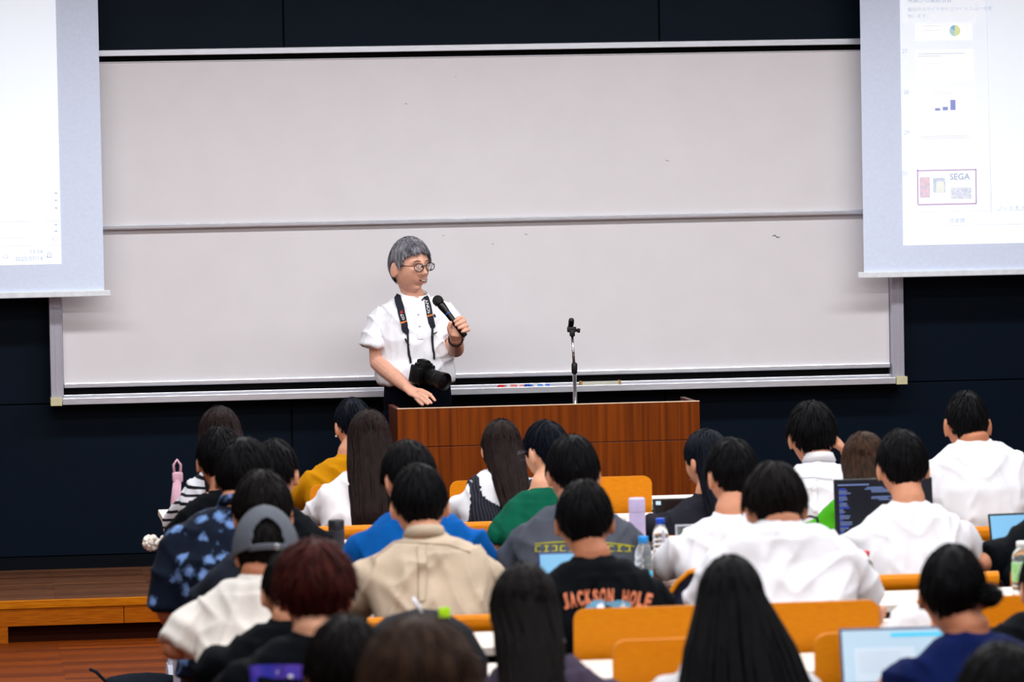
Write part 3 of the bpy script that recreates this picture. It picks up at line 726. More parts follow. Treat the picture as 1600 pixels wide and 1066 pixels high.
# ------------------------------------------------------------------ the audience, row by row from the stage
person('mustard', (551, 622), 0, 'person in a mustard yellow blouse with blue-black hair tied up', cloth('mustard', (176, 118, 4)), 'blue', sw=.19, lean=.05, dx=-.05, hyaw=.25, s=.93, sleeve=.7, th=.010, shz=.30, n=350, lift=.03, seatx=False)
person('striped', (343, 635), 1, 'person in a black and white striped top with long brown hair', pattern('cloth_striped', (212, 212, 220), 'stripe', (14, 16, 24), (2, .034, .36)), 'brown', 'long', sw=.178, lean=.05, dx=-.005, s=.95, hyaw=.1, sleeve=.95, th=.013, n=350, lift=.02, longp=(.30, .088, .085, -.10, .03), shz=.31)
person('whitelong', (576, 640), 1, 'person in a thin white blouse with long straight dark hair', cloth('gauze', (216, 212, 216), .02), 'brown', 'long', sw=.195, lean=.06, dx=-.04, s=.96, hyaw=-.1, sleeve=1.2, th=.013, n=350, lift=.02, longp=(.46, .090, .082, -.10, -.01), shz=.30)
person('vest', (783, 655), 1, 'person in a dark pinstriped vest over a white tee', white, 'brown', 'long', sw=.18, lean=.06, dx=-.02, s=.93, sleeve=.62, th=.012, n=350, lift=.02, longp=(.34, .080, .045, -.10, .035), shz=.262)
person('green', (853, 657), 2, 'person in a bottle green dress wearing glasses and looking aside', cloth('bottle_green', (8, 78, 58), .15), 'blue', sw=.176, lean=.04, dx=-.045, hyaw=.55, s=.98, sleeve=.55, th=.011, shz=.32, n=520, lift=.03, skinm=skin2, fold=.008, seatx=False, armset={-1: ((-.185, .045, .695), (-.13, .26, .62))})
low(2, PEOPLE['green']['root'].location.x+.09, 0, .34, 'narrow plywood chair under the person in a bottle green dress')
person('blob', (343, 667), 2, 'person with bushy black hair sitting behind the striped top', black, 'black', sw=.20, lean=.05, dx=.02, s=1.0, th=.016)
person('blazer', (1104, 671), 2, 'person in a charcoal blazer with a low ponytail', cloth('charcoal', (30, 30, 38), .1), 'blue', sw=.20, lean=.10, dx=-.01, hyaw=.6, s=.98, sleeve=1.2, th=.010, n=350, lift=.02, longp=(.36, .05, .03, -.06, .02), shz=.315)
person('collar', (1268, 627), 2, 'person in a collared white shirt resting a hand against the head', white, 'black', sw=.205, lean=.05, dx=.03, s=1.04, th=.018, shz=.30, lift=.2, n=800, armset={1: ((.250, .10, .85), (.110, .16, 1.04))})
person('rightman', (1510, 612), 2, 'person in a white tee with cropped hair and bare ears', cream if False else white, 'black', sw=.23, lean=.03, dx=.03, s=1.03, th=.009, shz=.255, n=520, lift=.05, lock=.03, bulk=(.95, 1, 1.02), skinm=skin3)
person('crowleft', (428, 687), 3, 'person with one bare ear beside the navy floral shirt', black, 'black', sw=.20, lean=.06, dx=-.03, s=1.0, th=.012, hyaw=-.3)
person('greengirl', (1350, 675), 3, 'person in a bright green tee with straight chestnut hair', cloth('bright_green', (58, 140, 18)), 'chestnut', 'long', sw=.19, lean=.06, dx=-.075, s=.95, th=.013, n=350, lift=.02, longp=(.26, .085, .085, -.06, 0), shz=.30)
person('greytee', (894, 680), 4, 'person in a grey tee with yellow print across the back', cloth('grey', (72, 76, 86), .06), 'black', sw=.225, lean=.10, dx=-.01, s=1.04, th=.014, hyaw=.1)
person('blue', (638, 688), 4, 'person in a bright blue shirt behind the beige shirt', cloth('blue', (8, 80, 152), .1), 'black', sw=.235, lean=.12, dx=.02, s=1.03, th=.017, hyaw=.3, shz=.30, hpitch=-.3)
person('floral', (379, 684), 4, 'person in a navy shirt printed with pale blue flowers', pattern('cloth_floral', (8, 18, 36), 'blob', (104, 136, 190), (16, .66)), 'black', sw=.235, lean=.07, dx=-.055, s=1.05, th=.016, hyaw=-.3, hroll=.05, shz=.29, sleeve=.98, lift=.16, armset={-1: ((-.222, .05, .70), (-.17, .27, .60))})
person('whitetee', (1143, 685), 4, 'person in a white tee next to the charcoal blazer', white, 'black', sw=.215, lean=.07, dx=-.035, s=1.02, th=.014, hyaw=.2, shz=.325)
person('whitewide', (1409, 672), 4, 'person in a plain white tee before the dark code screen', white, 'black', sw=.225, lean=.10, dx=.015, s=1.02, th=.014, shz=.315, sleeve=.98)
person('edge', (1662, 735), 4, 'person in a black tee leaning an elbow beside large bottle', black, 'black', sw=.225, lean=.18, dx=-.075, s=1.0, th=.014, shz=.215, sleeve=.98, armset={-1: ((-.25, .10, .775), (.02, .36, .78))})
person('beige', (654, 725), 5, 'person in a wrinkled beige shirt with a pleat down the back', cloth('beige', (184, 166, 146), .06), 'black', sw=.240, lean=.08, dx=.02, s=1.05, th=.013, shz=.30, sleeve=.95, fold=.016)
person('behindcap', (409, 735), 5, 'person with thick black hair seated right before the grey cap', cloth('dark_slate', (30, 34, 44), .1), 'soft', sw=.205, lean=.08, dx=.0, s=1.05, th=.020)
person('jackson', (912, 750), 6, 'person in a black tee printed JACKSON HOLE on the back', black, 'black', sw=.222, lean=.04, dx=.03, s=1.0, th=.014, shz=.30, hyaw=-.1, seatx=False, skinm=skin3, nape=1)
person('curly', (1210, 722), 6, 'person in a white tee with wavy black hair, leaning forward', white, 'soft', sw=.245, lean=.16, dx=.012, s=1.05, th=.020, armset={1: ((.285, .22, .768), (.34, .44, .765))}, shz=.245, hpitch=-.3, n=800, lift=.22, lock=.06, seatx=False, sleeve=.7)
cap = person('cap', (414, 797), 6, 'person in a grey cap and white tee by the aisle', cream, 'soft', 'long', n=500, sw=.225, lean=.16, dx=-.05, s=1.05, th=.010, shz=.262, hpitch=-.35, sleeve=.95, armset={-1: ((-.245, .10, .755), (-.10, .36, .775))}, skinm=skin3)
person('hidden', (455, 858), 7, 'person in a black tee half hidden by the maroon hair', black, 'black', sw=.225, lean=.10, dx=-.02, s=1.0, th=.012, shz=.265, hpitch=-.4)
person('darkedge', (1640, 850), 7, 'person in a black top beside the white tissues', black, 'black', sw=.23, lean=.12, dx=-.02, s=1.0, th=.014, shz=.25)
person('maroon', (490, 841), 8, 'person with fluffy maroon hair in a blue printed black tee', black, 'maroon', sw=.235, lean=.05, dx=-.01, s=1.08, th=.024, shz=.315, lift=.30, n=1300, skinm=skin2, lock=.045, bulk=(1.03, 1, .98))
person('longblack', (1141, 868), 8, 'person with waist-long black hair spreading over the shoulders', cloth('pale_grey', (196, 194, 198)), 'black', 'long', sw=.20, lean=.05, dx=.0, s=1.0, th=.014, n=350, lift=.02, longp=(.56, .092, .25, -.10, .02), shz=.30)
person('girlcentre', (818, 880), 8, 'person with black shoulder hair and a thin necklace', cloth('plum_grey', (62, 54, 70)), 'soft', 'long', sw=.19, lean=.05, dx=.05, s=.98, th=.018, n=350, lift=.03, longp=(.36, .088, .075, -.08, .0), hyaw=-.2, shz=.30, skinm=skin3)
person('ponytail', (1488, 851), 8, 'person in a navy tee with hair tied in a bun', cloth('navy', (10, 22, 66), .1), 'black', sw=.222, lean=.05, dx=.06, s=1.04, th=.013, shz=.30, n=520, lift=.04, hyaw=-.2, skinm=skin3)
person('darkhead', (540, 963), 10, 'person with dark hair between the maroon hair and the brown hair', black, 'soft', sw=.21, lean=.05, dx=0, s=1.05, th=.02)
person('rearright', (1570, 1004), 11, 'person with dark hair behind the navy tee', black, 'black', sw=.21, lean=.05, s=1.08, th=.026)
person('rearbrown', (655, 962), 12, 'person with voluminous dark brown hair seated on the riser', cloth('dark_brown', (40, 32, 30)), 'chestnut', 'long', sw=.20, lean=.05, s=1.12, th=.034, floor=.1, n=520, lift=.05, longp=(.4, .14, .17, -.10, .0))
# ================================================================== the lecturer
YB_ = 21.58
lx = P(652, 600, YB_).x
TH = math.radians(184)
sp = empty('person', (lx, YB_, ZS), TH, label='person in a white shirt with a camera round the neck, speaking into a microphone', cat='person')
LM = sp.matrix_basis.copy() if False else Matrix.Translation((lx, YB_, ZS)) @ Matrix.Rotation(TH, 4, 'Z')
LI = LM.inverted()
def LP(px, py, Y): return LI @ P(px, py, Y)
def lz(py): return P(650, py, YB_).z-ZS
hcw = P(641, 416, YB_-.03); hc = LI @ hcw
Mh = Matrix.Translation(hc) @ Matrix.Rotation(math.radians(210)-TH, 4, 'Z') @ Matrix.Rotation(.04, 4, 'Y') @ Matrix.Rotation(-.06, 4, 'X') @ Matrix.Scale(1.07, 4)
cx0 = LP(648, 470, YB_).x
spine = [(.0, lz(660), .165, .115), (.0, lz(625), .168, .122), (.0, lz(592), .160, .125), (.0, lz(560), .158, .128), (cx0*.5, lz(525), .165, .120), (cx0, lz(500), .172, .108), (cx0, lz(487), .166, .092), (cx0, lz(475), .130, .076), (cx0, lz(465), .080, .064)]
def loft(mb, pts, g, nn=26, yo=0):
    R = []
    for x, z, rx, ry in pts: R.append([Vector((x+(rx+g)*cos(a), yo+(ry+g)*sin(a), z)) for a in [2*pi*i/nn for i in range(nn)]])
    mb.rings(R)
B = MB(); loft(B, spine, 0)
nb = Vector((cx0, -.012, lz(466))); hb = Mh @ Vector((0, -.040, -.045))
B.limb([nb-Vector((0, 0, .05)), nb, (nb+hb)*.5, hb], [(.064, .062), (.056, .053), (.050, .048), (.050, .048)], 16)
head_mesh(B, Mh, 96, 132, 1.0, smile=1, jaw=.13, ear=1.15)
# arms (his right is at image left)
rs, re_, rw = LP(592, 499, YB_), LP(590, 566, YB_-.01), LP(637, 606, 21.34)
ls, le, lwst = LP(695, 489, YB_), LP(712, 546, 21.46), LP(712, 530, 21.25)
B.limb([rs, (rs+re_)*.5, re_], [.050, .047, .040], 14); B.limb([re_, re_.lerp(rw, .3), re_.lerp(rw, .7), rw], [.041, .042, .035, .027], 14)
B.limb([ls, (ls+le)*.5, le], [.050, .046, .040], 14); B.limb([le, le.lerp(lwst, .35), lwst], [.041, .041, .028], 14)
# right hand lying on the lectern edge: four spread fingers and a thumb tucked behind
def wp(px, py, Y): return LP(px, py, Y)
B.limb([rw, wp(648, 614, 21.29), wp(656, 618, 21.25)], [(.029, .022), (.038, .018), (.036, .015)], 14)
for q in (((655, 612, 21.25), (667, 615, 21.21), (675, 620, 21.18), (679.5, 626, 21.16)), ((655, 616, 21.24), (664, 621, 21.20), (670, 626, 21.17), (674, 630, 21.155)),
          ((653, 619, 21.24), (660, 625, 21.20), (665, 629, 21.175), (668.5, 631.5, 21.16)), ((650, 622, 21.245), (655, 628, 21.215), (658, 631, 21.195), (660.5, 633, 21.185)),
          ((648, 609, 21.30), (659, 610, 21.30), (668, 614, 21.28), (674, 617, 21.26))):
    B.limb([wp(*t) for t in q], [.0115, .0098, .0088, .0075], 8)
# left hand gripping the microphone, palm half turned to the hall
Y0 = 21.215
B.limb([lwst, wp(712, 522, Y0), wp(716, 512, Y0), wp(719, 504, Y0)], [(.028, .024), (.036, .022), (.038, .018), (.034, .016)], 14)
for kn, md, tp in (((718, 499), (719, 496.5), (710.5, 502.5)), ((723, 504), (725, 502), (712.5, 508)), ((727, 509.5), (729.5, 508.5), (717, 513)), ((729, 516), (731.5, 515.5), (722.5, 518.5))):
    B.limb([wp(*kn, Y0), wp(md[0]+.5, md[1], Y0-.022), wp((md[0]+tp[0])/2, (md[1]+tp[1])/2, Y0-.043), wp(*tp, Y0-.040)], [.0105, .0100, .0095, .0082], 8)
B.limb([wp(704, 520, Y0-.004), wp(701.5, 512, Y0-.016), wp(704, 504.5, Y0-.028)], [.0145, .0120, .0100], 8)
# legs and shoes
for sd in (-1, 1):
    hp = Vector((sd*.085, 0, lz(650))); kn = Vector((sd*.10, .02, .47)); an = Vector((sd*.11, 0, .08))
    B.limb([hp, hp.lerp(kn, .5), kn, kn.lerp(an, .5), an], [.095, .085, .066, .062, .052], 14)
    B.limb([an+Vector((0, -.04, -.04)), an+Vector((0, .08, -.045)), an+Vector((0, .18, -.052))], [(.040, .038), (.046, .034), (.038, .027)], 12)
trs = mat('trousers_navy_black', (5, 7, 17), .9, var=.15, spec=.05)
skl = mat('skin_lecturer', (220, 164, 140), .5, var=.06, scale=40, spec=.3)
body = remesh(B, 'body', [skl, trs, shoe], sp, .0036, 2)
belt = lz(588)
for p in body.data.polygons:
    c = p.center
    if c.z < .075: p.material_index = 2
    elif c.z < belt and (c.y < .13 and abs(c.x) < .21) and not (c.y > .06 and c.z > lz(640) and LM_hand(c) if False else False): p.material_index = 1
# forearm faces near the waist stay skin
def near_arm(c):
    for a, b_ in ((re_, rw), (rw, wp(656, 618, 21.25))):
        t = max(0, min(1, (c-a).dot(b_-a)/(b_-a).length_squared))
        if (c-(a+(b_-a)*t)).length < .055: return True
    return (c-wp(664, 624, 21.2)).length < .08
for p in body.data.polygons:
    if p.material_index == 1 and near_arm(p.center): p.material_index = 0
# shirt
S = MB()
sps = [(0, lz(596), .166, .130), (0, lz(588), .176, .140), (0, lz(575), .176, .142)] + [(x, z, rx+.006, ry) for x, z, rx, ry in spine[3:]]
loft(S, sps, .014)
S.tube([nb-Vector((0, 0, .06)), nb-Vector((0, 0, .02)), nb+Vector((0, 0, .004))], [(.088, .078), (.074, .07), (.068, .066)], 20)
S.ell(rs+Vector((-.004, 0, .0)), (.054, .062, .054), 10, 14); S.ell(ls+Vector((.004, 0, 0)), (.052, .060, .052), 10, 14)
rc = LP(585, 540, YB_-.005)
S.tube([rs, rs.lerp(rc, .5)+Vector((.004, 0, 0)), rc], [(.054, .058), (.062, .068), (.074, .080)], 18)
lc = ls.lerp(le, .72)
S.tube([ls, ls.lerp(lc, .5), lc], [(.052, .058), (.058, .064), (.064, .072)], 18)
swm = cloth('shirt_white', (242, 242, 248), .01)
so = remesh(S, 'shirt', swm, sp, .006, 4); push(so, folds(5.3, .011, 8, 4, lz(476)))
lsh = BVHTree.FromPolygons([LM @ v.co for v in so.data.vertices], [tuple(p.vertices) for p in so.data.polygons])
LAST = [21.43]
def hit(bvh, px, py, off=.004, fallback=None):
    d = ray(px, py).normalized(); h = bvh.ray_cast(CAM, d)
    if h[0] is None: h = bvh.find_nearest(P(px, py, LAST[0]))
    LAST[0] = h[0].y
    n = h[1]; n = n if n.dot(d) < 0 else -n
    return h[0]+n*off
def ribbon_px(bvh, pts, widths, thick, name, m, parent, off=.004, inv=None, sub=6, fb=None):
    """strap lying on a surface: pts are pixel positions, widths in metres"""
    Pw = []
    for i in range(len(pts)-1):
        for k in range(sub):
            t = k/sub; Pw.append((pts[i][0]*(1-t)+pts[i+1][0]*t, pts[i][1]*(1-t)+pts[i+1][1]*t, widths[i]*(1-t)+widths[i+1]*t))
    Pw.append((*pts[-1], widths[-1])); R = []; prev = None
    W_ = [hit(bvh, x, y, off, fb) for x, y, _ in Pw]
    for i, (x, y, w_) in enumerate(Pw):
        t = (W_[min(i+1, len(W_)-1)]-W_[max(i-1, 0)]).normalized(); view = (CAM-W_[i]).normalized()
        side = t.cross(view).normalized(); nn = side.cross(t).normalized()
        nn = nn if nn.dot(view) > 0 else -nn
        c = W_[i]; R.append([c-side*w_/2, c+side*w_/2, c+side*w_/2+nn*thick, c-side*w_/2+nn*thick])
    mb = MB().rings(R)
    if inv is not None: mb.xf(inv)
    return mb.build(name, m, parent, smooth=False)
# collar
def collar(mb, c, r0, r1, h0, h1, tilt, gap=0, n=28, flap=.028):
    inner = []; 
    for i in range(n+1):
        a = pi/2+gap+(2*pi-2*gap)*i/n     # opens at the front (+y)
        x, y = cos(a), sin(a)
        z = -tilt*y
        inner.append((Vector((c.x+r0*x, c.y+r0*y, c.z+z+h0)), Vector((c.x+r0*.97*x, c.y+r0*.97*y, c.z+z+h1)), Vector((c.x+r1*x, c.y+r1*y, c.z+z+h1-flap)), Vector((c.x+(r1-.004)*x, c.y+(r1-.004)*y, c.z+z+h1-flap-.002))))
    R = [[q[0], q[1], q[1]+Vector((.003*cos(pi/2+gap+(2*pi-2*gap)*i/n), .003*sin(pi/2+gap+(2*pi-2*gap)*i/n), -.001)), q[2], q[3]] for i, q in enumerate(inner)]
    mb.rings(R); return mb
collar(MB(), nb+Vector((0, .014, .004)), .064, .082, -.012, .024, .018, .14).build('collar', swm, sp)
placket = cloth('placket_white', (232, 232, 240), .02)
ribbon_px(lsh, [(651, 476), (654, 500), (657, 530)], [.03, .03, .028], .002, 'placket', placket, sp, .002, LI)
for px, py in ((653.5, 492), (655.5, 510)): MB().lathe([(0, 0), (.005, 0), (.005, .002), (0, .003)], n=10).xf(LI @ Matrix.Translation(hit(lsh, px, py, .005)) @ Matrix.Rotation(pi/2, 4, 'X')).build('button', mat('button_white', (200, 200, 206), .3), sp)
ribbon_px(lsh, [(677.5, 491), (678.5, 494), (680, 496.5)], [.005, .011, .005], .001, 'chest_emblem', mat('emblem_navy', (14, 22, 60), .7), sp, .004, LI, 3)
# hair
H = MB(); hair(H, Mh, 'speaker', .013, 1700, 3, 1.0, (1.02, 1.02, 1.01), .06, .13, (.25, -.15, .95), width=.0050)
H.build('hair', HM['grey'], sp)
MhS = Mh
def hd(mb): return mb.xf(MhS)
brow = mat('eyebrow_grey', (96, 72, 62), .8)
E1 = MB()
for sd in (-1, 1):
    E2 = MB()
    E1.tube([(sd*.020, .094, .003), (sd*.031, .0945, .0065), (sd*.043, .088, .003)], [(.0015, .0015), (.0026, .0030), (.0012, .0015)], 8)
    E2.tube([(sd*.016, .1005, .030), (sd*.032, .0995, .034), (sd*.048, .088, .028)], [(.0012, .002), (.0016, .003), (.0008, .0014)], 8); hd(E2).build('eyebrow', brow, sp)
hd(E1).build('eyes', eyem, sp)
m = MB(); m.tube([(-.024, .0965, -.053), (-.012, .104, -.059), (0, .106, -.0605), (.012, .104, -.059), (.024, .0965, -.053)], [(.001, .002), (.0035, .004), (.0042, .004), (.0035, .004), (.001, .002)], 10); hd(m).build('mouth', mat('mouth_dark', (60, 18, 18), .5), sp)
m = MB(); m.tube([(-.014, .1062, -.0572), (0, .1092, -.0590), (.014, .1062, -.0572)], [(.0020, .0018)]*3, 8); hd(m).build('teeth', mat('teeth', (216, 206, 196), .3), sp)
m = MB(); m.tube([(-.024, .096, -.0555), (-.010, .105, -.0672), (0, .107, -.0690), (.010, .105, -.0672), (.024, .096, -.0555)], [(.001, .001), (.0032, .0026), (.0038, .003), (.0032, .0026), (.001, .001)], 10); hd(m).build('lower_lip', mat('lip_lecturer', (172, 104, 90), .5), sp)
# nasolabial shading comes from the sculpted cheeks; glasses
gl = empty('spectacles', (0, 0, 0), label='dark framed spectacles'); gl.parent = sp
fr = mat('spectacle_frame', (26, 18, 16), .3)
for sd in (-1, 1):
    m = MB(); pts = []
    for i in range(25):
        a = 2*pi*i/24; x = .0245*cos(a); z = .0185*sin(a)*(1 if sin(a) < 0 else .92)
        pts.append((sd*.0315+x, .113-.25*abs(sd*.0315+x)**1.0*.35, .004+z))
    m.tube(pts, .0019, 6, cap=False); hd(m).build('rim', fr, gl)
    m = MB(); m.tube([(sd*.0555, .107, .011), (sd*.070, .090, .011), (sd*.083, .03, .010), (sd*.085, -.004, .012), (sd*.083, -.022, -.002)], [.0022, .0022, .0018, .0018, .0018], 6); hd(m).build('temple', fr, gl)
    m = MB(); m.rings([[(sd*.0315+.0235*cos(2*pi*i/20), .1095-.08*abs(sd*.0315+.0235*cos(2*pi*i/20)), .004+.0175*sin(2*pi*i/20)) for i in range(20)], [(sd*.0315+.0235*cos(2*pi*i/20), .1105-.08*abs(sd*.0315+.0235*cos(2*pi*i/20)), .004+.0175*sin(2*pi*i/20)) for i in range(20)]])
    o = hd(m).build('lens', glass('spectacle_lens', (255, 255, 255), .0), gl)
m = MB(); m.tube([(-.009, .112, .008), (0, .117, .011), (.009, .112, .008)], .0020, 6); hd(m).build('bridge', fr, gl)
# bracelet
m = MB(); dw = (lwst-le).normalized(); a1 = dw.orthogonal().normalized(); a2 = dw.cross(a1); cw = lwst.lerp(le, .04)
for i in range(18):
    m.ell(cw+(a1*cos(2*pi*i/18)+a2*sin(2*pi*i/18))*.0325, (.0062,)*3, 6, 8)
m.build('bead_bracelet', mat('bracelet_brown', (42, 20, 18), .4), sp)
# belt
m = MB(); R = []
for rr, z in ((.172, belt-.022), (.176, belt-.020), (.176, belt+.010), (.172, belt+.012)): R.append([(rr*cos(2*pi*i/36), (rr*.80)*sin(2*pi*i/36), z) for i in range(36)])
m.rings(R).build('belt', mat('belt_black', (5, 5, 6), .5, spec=.1), sp)

# hand-held microphone
mic = empty('microphone', P(705, 497, Y0-.022), label='black hand-held microphone with a thin blue ring in the speaker\'s hand', cat='microphone')
A = P(684, 470, Y0+.02)-mic.location; Z_ = P(727, 525.5, Y0-.03)-mic.location
ax = (Z_-A).normalized(); L_ = (Z_-A).length
MB().tube([A+ax*.016, A+ax*.03, A+ax*.05, A+ax*.075, A+ax*.14, Z_-ax*.004, Z_], [.019, .0205, .0185, .0155, .0145, .0150, .011], 16).build('handle', mat('mic_black', (6, 6, 8), .3, spec=.4), mic)
MB().ell(A, (.0265,)*3, 12, 18).build('grille', mat('mic_grille', (10, 10, 11), .55, bump=.6, bscale=900), mic)
MB().tube([A-ax*-.012, A+ax*.018], [.0262, .0235], 18).build('grille_band', mat('mic_black', (12, 12, 14)), mic)
bp = ax*((P(700, 490, Y0)-mic.location-A).dot(ax))+A
MB().tube([bp-ax*.0015, bp+ax*.0015], .0160, 16).build('blue_ring', mat('mic_blue', (20, 90, 200), .4), mic)

# still camera on its strap
cw = P(660, 583, 21.355)
cm = empty('still_camera', cw, label='black mirrorless camera hanging on a printed neck strap', cat='camera')
axl = Vector((.62, -.74, -.24)).normalized(); upv = Vector((.10, -.10, 1)); upv = (upv-axl*upv.dot(axl)).normalized(); rt = upv.cross(axl)*-1
CMx = Matrix((rt, axl, upv)).transposed().to_4x4()
cbm = mat('camera_black', (5, 5, 7), .45, spec=.25, bump=.2, bscale=500); cgl = mat('camera_gloss', (8, 9, 14), .15, spec=.6)
def cpart(mb, name, m, par=None): return mb.xf(CMx).build(name, m, par or cm, auto=.6)
cpart(MB().box((-.064, -.028, -.045), (.064, .022, .040), .008), 'camera_body', cbm)
cpart(MB().box((.030, -.02, -.046), (.070, .040, .034), .010), 'grip', cbm)
cpart(MB().rings([[(-.030, -.03, .036), (.022, -.03, .036), (.022, .026, .036), (-.030, .026, .036)], [(-.022, -.034, .060), (.014, -.034, .060), (.014, .022, .060), (-.022, .022, .060)], [(-.016, -.02, .066), (.008, -.02, .066), (.008, .016, .066), (-.016, .016, .066)]]), 'viewfinder_hump', cbm)
cpart(MB().lathe([(0, .040), (.012, .040), (.012, .050), (.010, .052), (0, .052)], (.046, .0, 0), 16), 'mode_dial', cbm)
cpart(MB().lathe([(0, .038), (.010, .038), (.010, .046), (0, .046)], (-.048, .0, 0), 16), 'control_dial', cbm)
lo = MB().lathe([(0, 0), (.034, 0), (.036, .012), (.039, .03), (.041, .034), (.041, .075), (.038, .078), (.039, .095), (.044, .10), (.046, .128), (.042, .130), (.036, .118), (0, .112)], n=28)
lo.xf(Matrix.Translation((-.006, .02, -.006)) @ Matrix.Rotation(-pi/2, 4, 'X')); lens = cpart(lo, 'lens_barrel', cbm)
fe = MB().lathe([(0, .113), (.035, .117), (.020, .124), (0, .126)], n=24).xf(Matrix.Translation((-.006, .02, -.006)) @ Matrix.Rotation(-pi/2, 4, 'X')); cpart(fe, 'front_element', cgl, lens)
me = text_mesh('SONY', .011, .0002, 'CENTER'); o = bpy.data.objects.new('lettering', me); COL.objects.link(o); me.materials.clear(); me.materials.append(mat('print_white', (225, 225, 225), .5))
me.transform(CMx @ Matrix.Translation((-.004, .0235, .044)) @ Matrix.Rotation(pi, 4, 'Z') @ Matrix.Rotation(pi/2, 4, 'X')); o.parent = cm
stm = mat('strap_navy', (20, 24, 36), .8, bump=.3, bscale=500); org = mat('strap_orange', (214, 110, 30), .6); wpr = mat('print_white', (225, 225, 225), .5); rdp = mat('print_red', (190, 30, 50), .5)
TI = Matrix.Translation(cw).inverted()
def strap(p, w_, name='neck_strap', m=stm, th=.0022, off=.006, sub=6): return ribbon_px(lsh, p, w_, th, name, m, cm, off, TI, sub)
sR = strap([(618.5, 453), (620, 458), (624, 475), (629, 495), (632.5, 508), (634, 516), (637, 523)], [.010, .030, .036, .034, .032, .032, .012])
sL = strap([(664.5, 462), (666, 467), (668.5, 478), (671, 492), (673, 504), (674.5, 511), (674.5, 514)], [.006, .022, .030, .030, .031, .030, .012])
strap([(631.7, 503.2), (632.3, 505.4)], [.032, .032], 'orange_stitching', org, .0008, .0086, 2); strap([(671.4, 493.3), (671.9, 495.4)], [.029, .029], 'orange_stitching', org, .0008, .0086, 2)
strap([(637, 523), (638, 540), (639.5, 552), (641.5, 568)], [.009, .009, .013, .010], 'strap_webbing', stm, .002, .006)
strap([(674.5, 513), (675, 526), (676, 540), (678, 561)], [.009, .013, .010, .010], 'strap_webbing', stm, .002, .006)
strap([(632.5, 529), (637, 535), (640, 540)], [.008, .010, .007], 'strap_buckle', blk, .003, .009); strap([(681, 520), (676, 523), (673, 527)], [.004, .008, .008], 'strap_buckle', blk, .003, .009)
def px_text(bvh, txt, p0, p1, hm, m, parent, inv, off, bold=.0, name='lettering'):
    """lettering set along the pixel segment p0-p1 (baseline), letters standing to its left, laid on a surface"""
    me = text_mesh(txt, 1.0, bold)
    xs = [v.co.x for v in me.vertices]; ys = [v.co.y for v in me.vertices]; x0, x1 = min(xs), max(xs); y0, y1 = min(ys), max(ys)
    bm = bmesh.new(); bm.from_mesh(me); bmesh.ops.triangulate(bm, faces=bm.faces[:])
    bmesh.ops.subdivide_edges(bm, edges=[e for e in bm.edges if e.calc_length() > .25], cuts=2, use_grid_fill=False); bmesh.ops.triangulate(bm, faces=bm.faces[:])
    d = Vector((p1[0]-p0[0], p1[1]-p0[1])); nrm = Vector((d.y, -d.x)).normalized()
    for v in bm.verts:
        q = Vector(p0)+d*((v.co.x-x0)/(x1-x0))+nrm*(hm*(v.co.y-y0)/(y1-y0))
        v.co = inv @ hit(bvh, q.x, q.y, off)
    bm.to_mesh(me); bm.free(); me.materials.clear(); me.materials.append(m)
    o = bpy.data.objects.new(name, me); COL.objects.link(o); o.parent = parent; return o
px_text(lsh, 'SONY', (672.8, 490.5), (668.2, 468.5), 5.5, wpr, cm, TI, .0092, .01)
px_text(lsh, 'α7', (633.6, 500.5), (630.8, 490.5), 5.5, wpr, cm, TI, .0092, .01)
px_text(lsh, 'R', (630.6, 490), (629.6, 485), 5, rdp, cm, TI, .0092, .03)
# ================================================================== clothing details
def bvh_of(o, Mx): return BVHTree.FromPolygons([Mx @ v.co for v in o.data.vertices], [tuple(p.vertices) for p in o.data.polygons])
def rootM(r): return Matrix.Translation(r.location) @ Matrix.Rotation(r.rotation_euler.z, 4, 'Z')
def kit(key): p = PEOPLE[key]; Mx = rootM(p['root']); return p, Mx, Mx.inverted(), bvh_of(p['shirt'], Mx)
def patch(key, test, off, name, m, src='shirt'):
    """a garment layer: the faces of the shirt that pass the test, lifted off it"""
    p = PEOPLE[key]; me = p[src].data; mb = MB(); idx = {}
    vs = []; fs = []
    for f in me.polygons:
        if not test(f.center): continue
        t = []
        for vi in f.vertices:
            if vi not in idx: idx[vi] = len(vs); vs.append(me.vertices[vi].co+me.vertices[vi].normal*off)
            t.append(idx[vi])
        fs.append(tuple(t))
    o = mb.add(vs, fs).build(name, m, p['root']); md = o.modifiers.new('thickness', 'SOLIDIFY'); md.thickness = .003; md.offset = -1; return o
# pinstriped vest
zv = PEOPLE['vest']['zs']
patch('vest', lambda c: (abs(c.x) < .125+max(0, zv-.06-c.z)*.22 and c.z < zv-.075+(abs(c.x)/.1)**2*.07) or (abs(abs(c.x)-.098) < .012 and c.z < zv+.04), .006, 'pinstripe_vest', pattern('cloth_pinstripe', (20, 20, 30), 'stripe', (52, 54, 66), (0, .013, .2)))
def neck_collar(key, m, h=.03, r=.055, flap=.03):
    p = PEOPLE[key]; mb = MB(); c = p['nb']+Vector((0, .002, -.012)); f = p['sw']/.215
    k = len(mb.v); collar(mb, Vector((0, 0, 0)), r*f**.5, (r+.013)*f**.5, -.02, h, .012, .25, flap=flap); mb.xf(Matrix.Translation(c), k)
    return mb.build('collar', m, p['root'])
neck_collar('beige', MATS['cloth_beige'], .028); neck_collar('collar', white, .028); neck_collar('floral', MATS['cloth_floral'], .024)
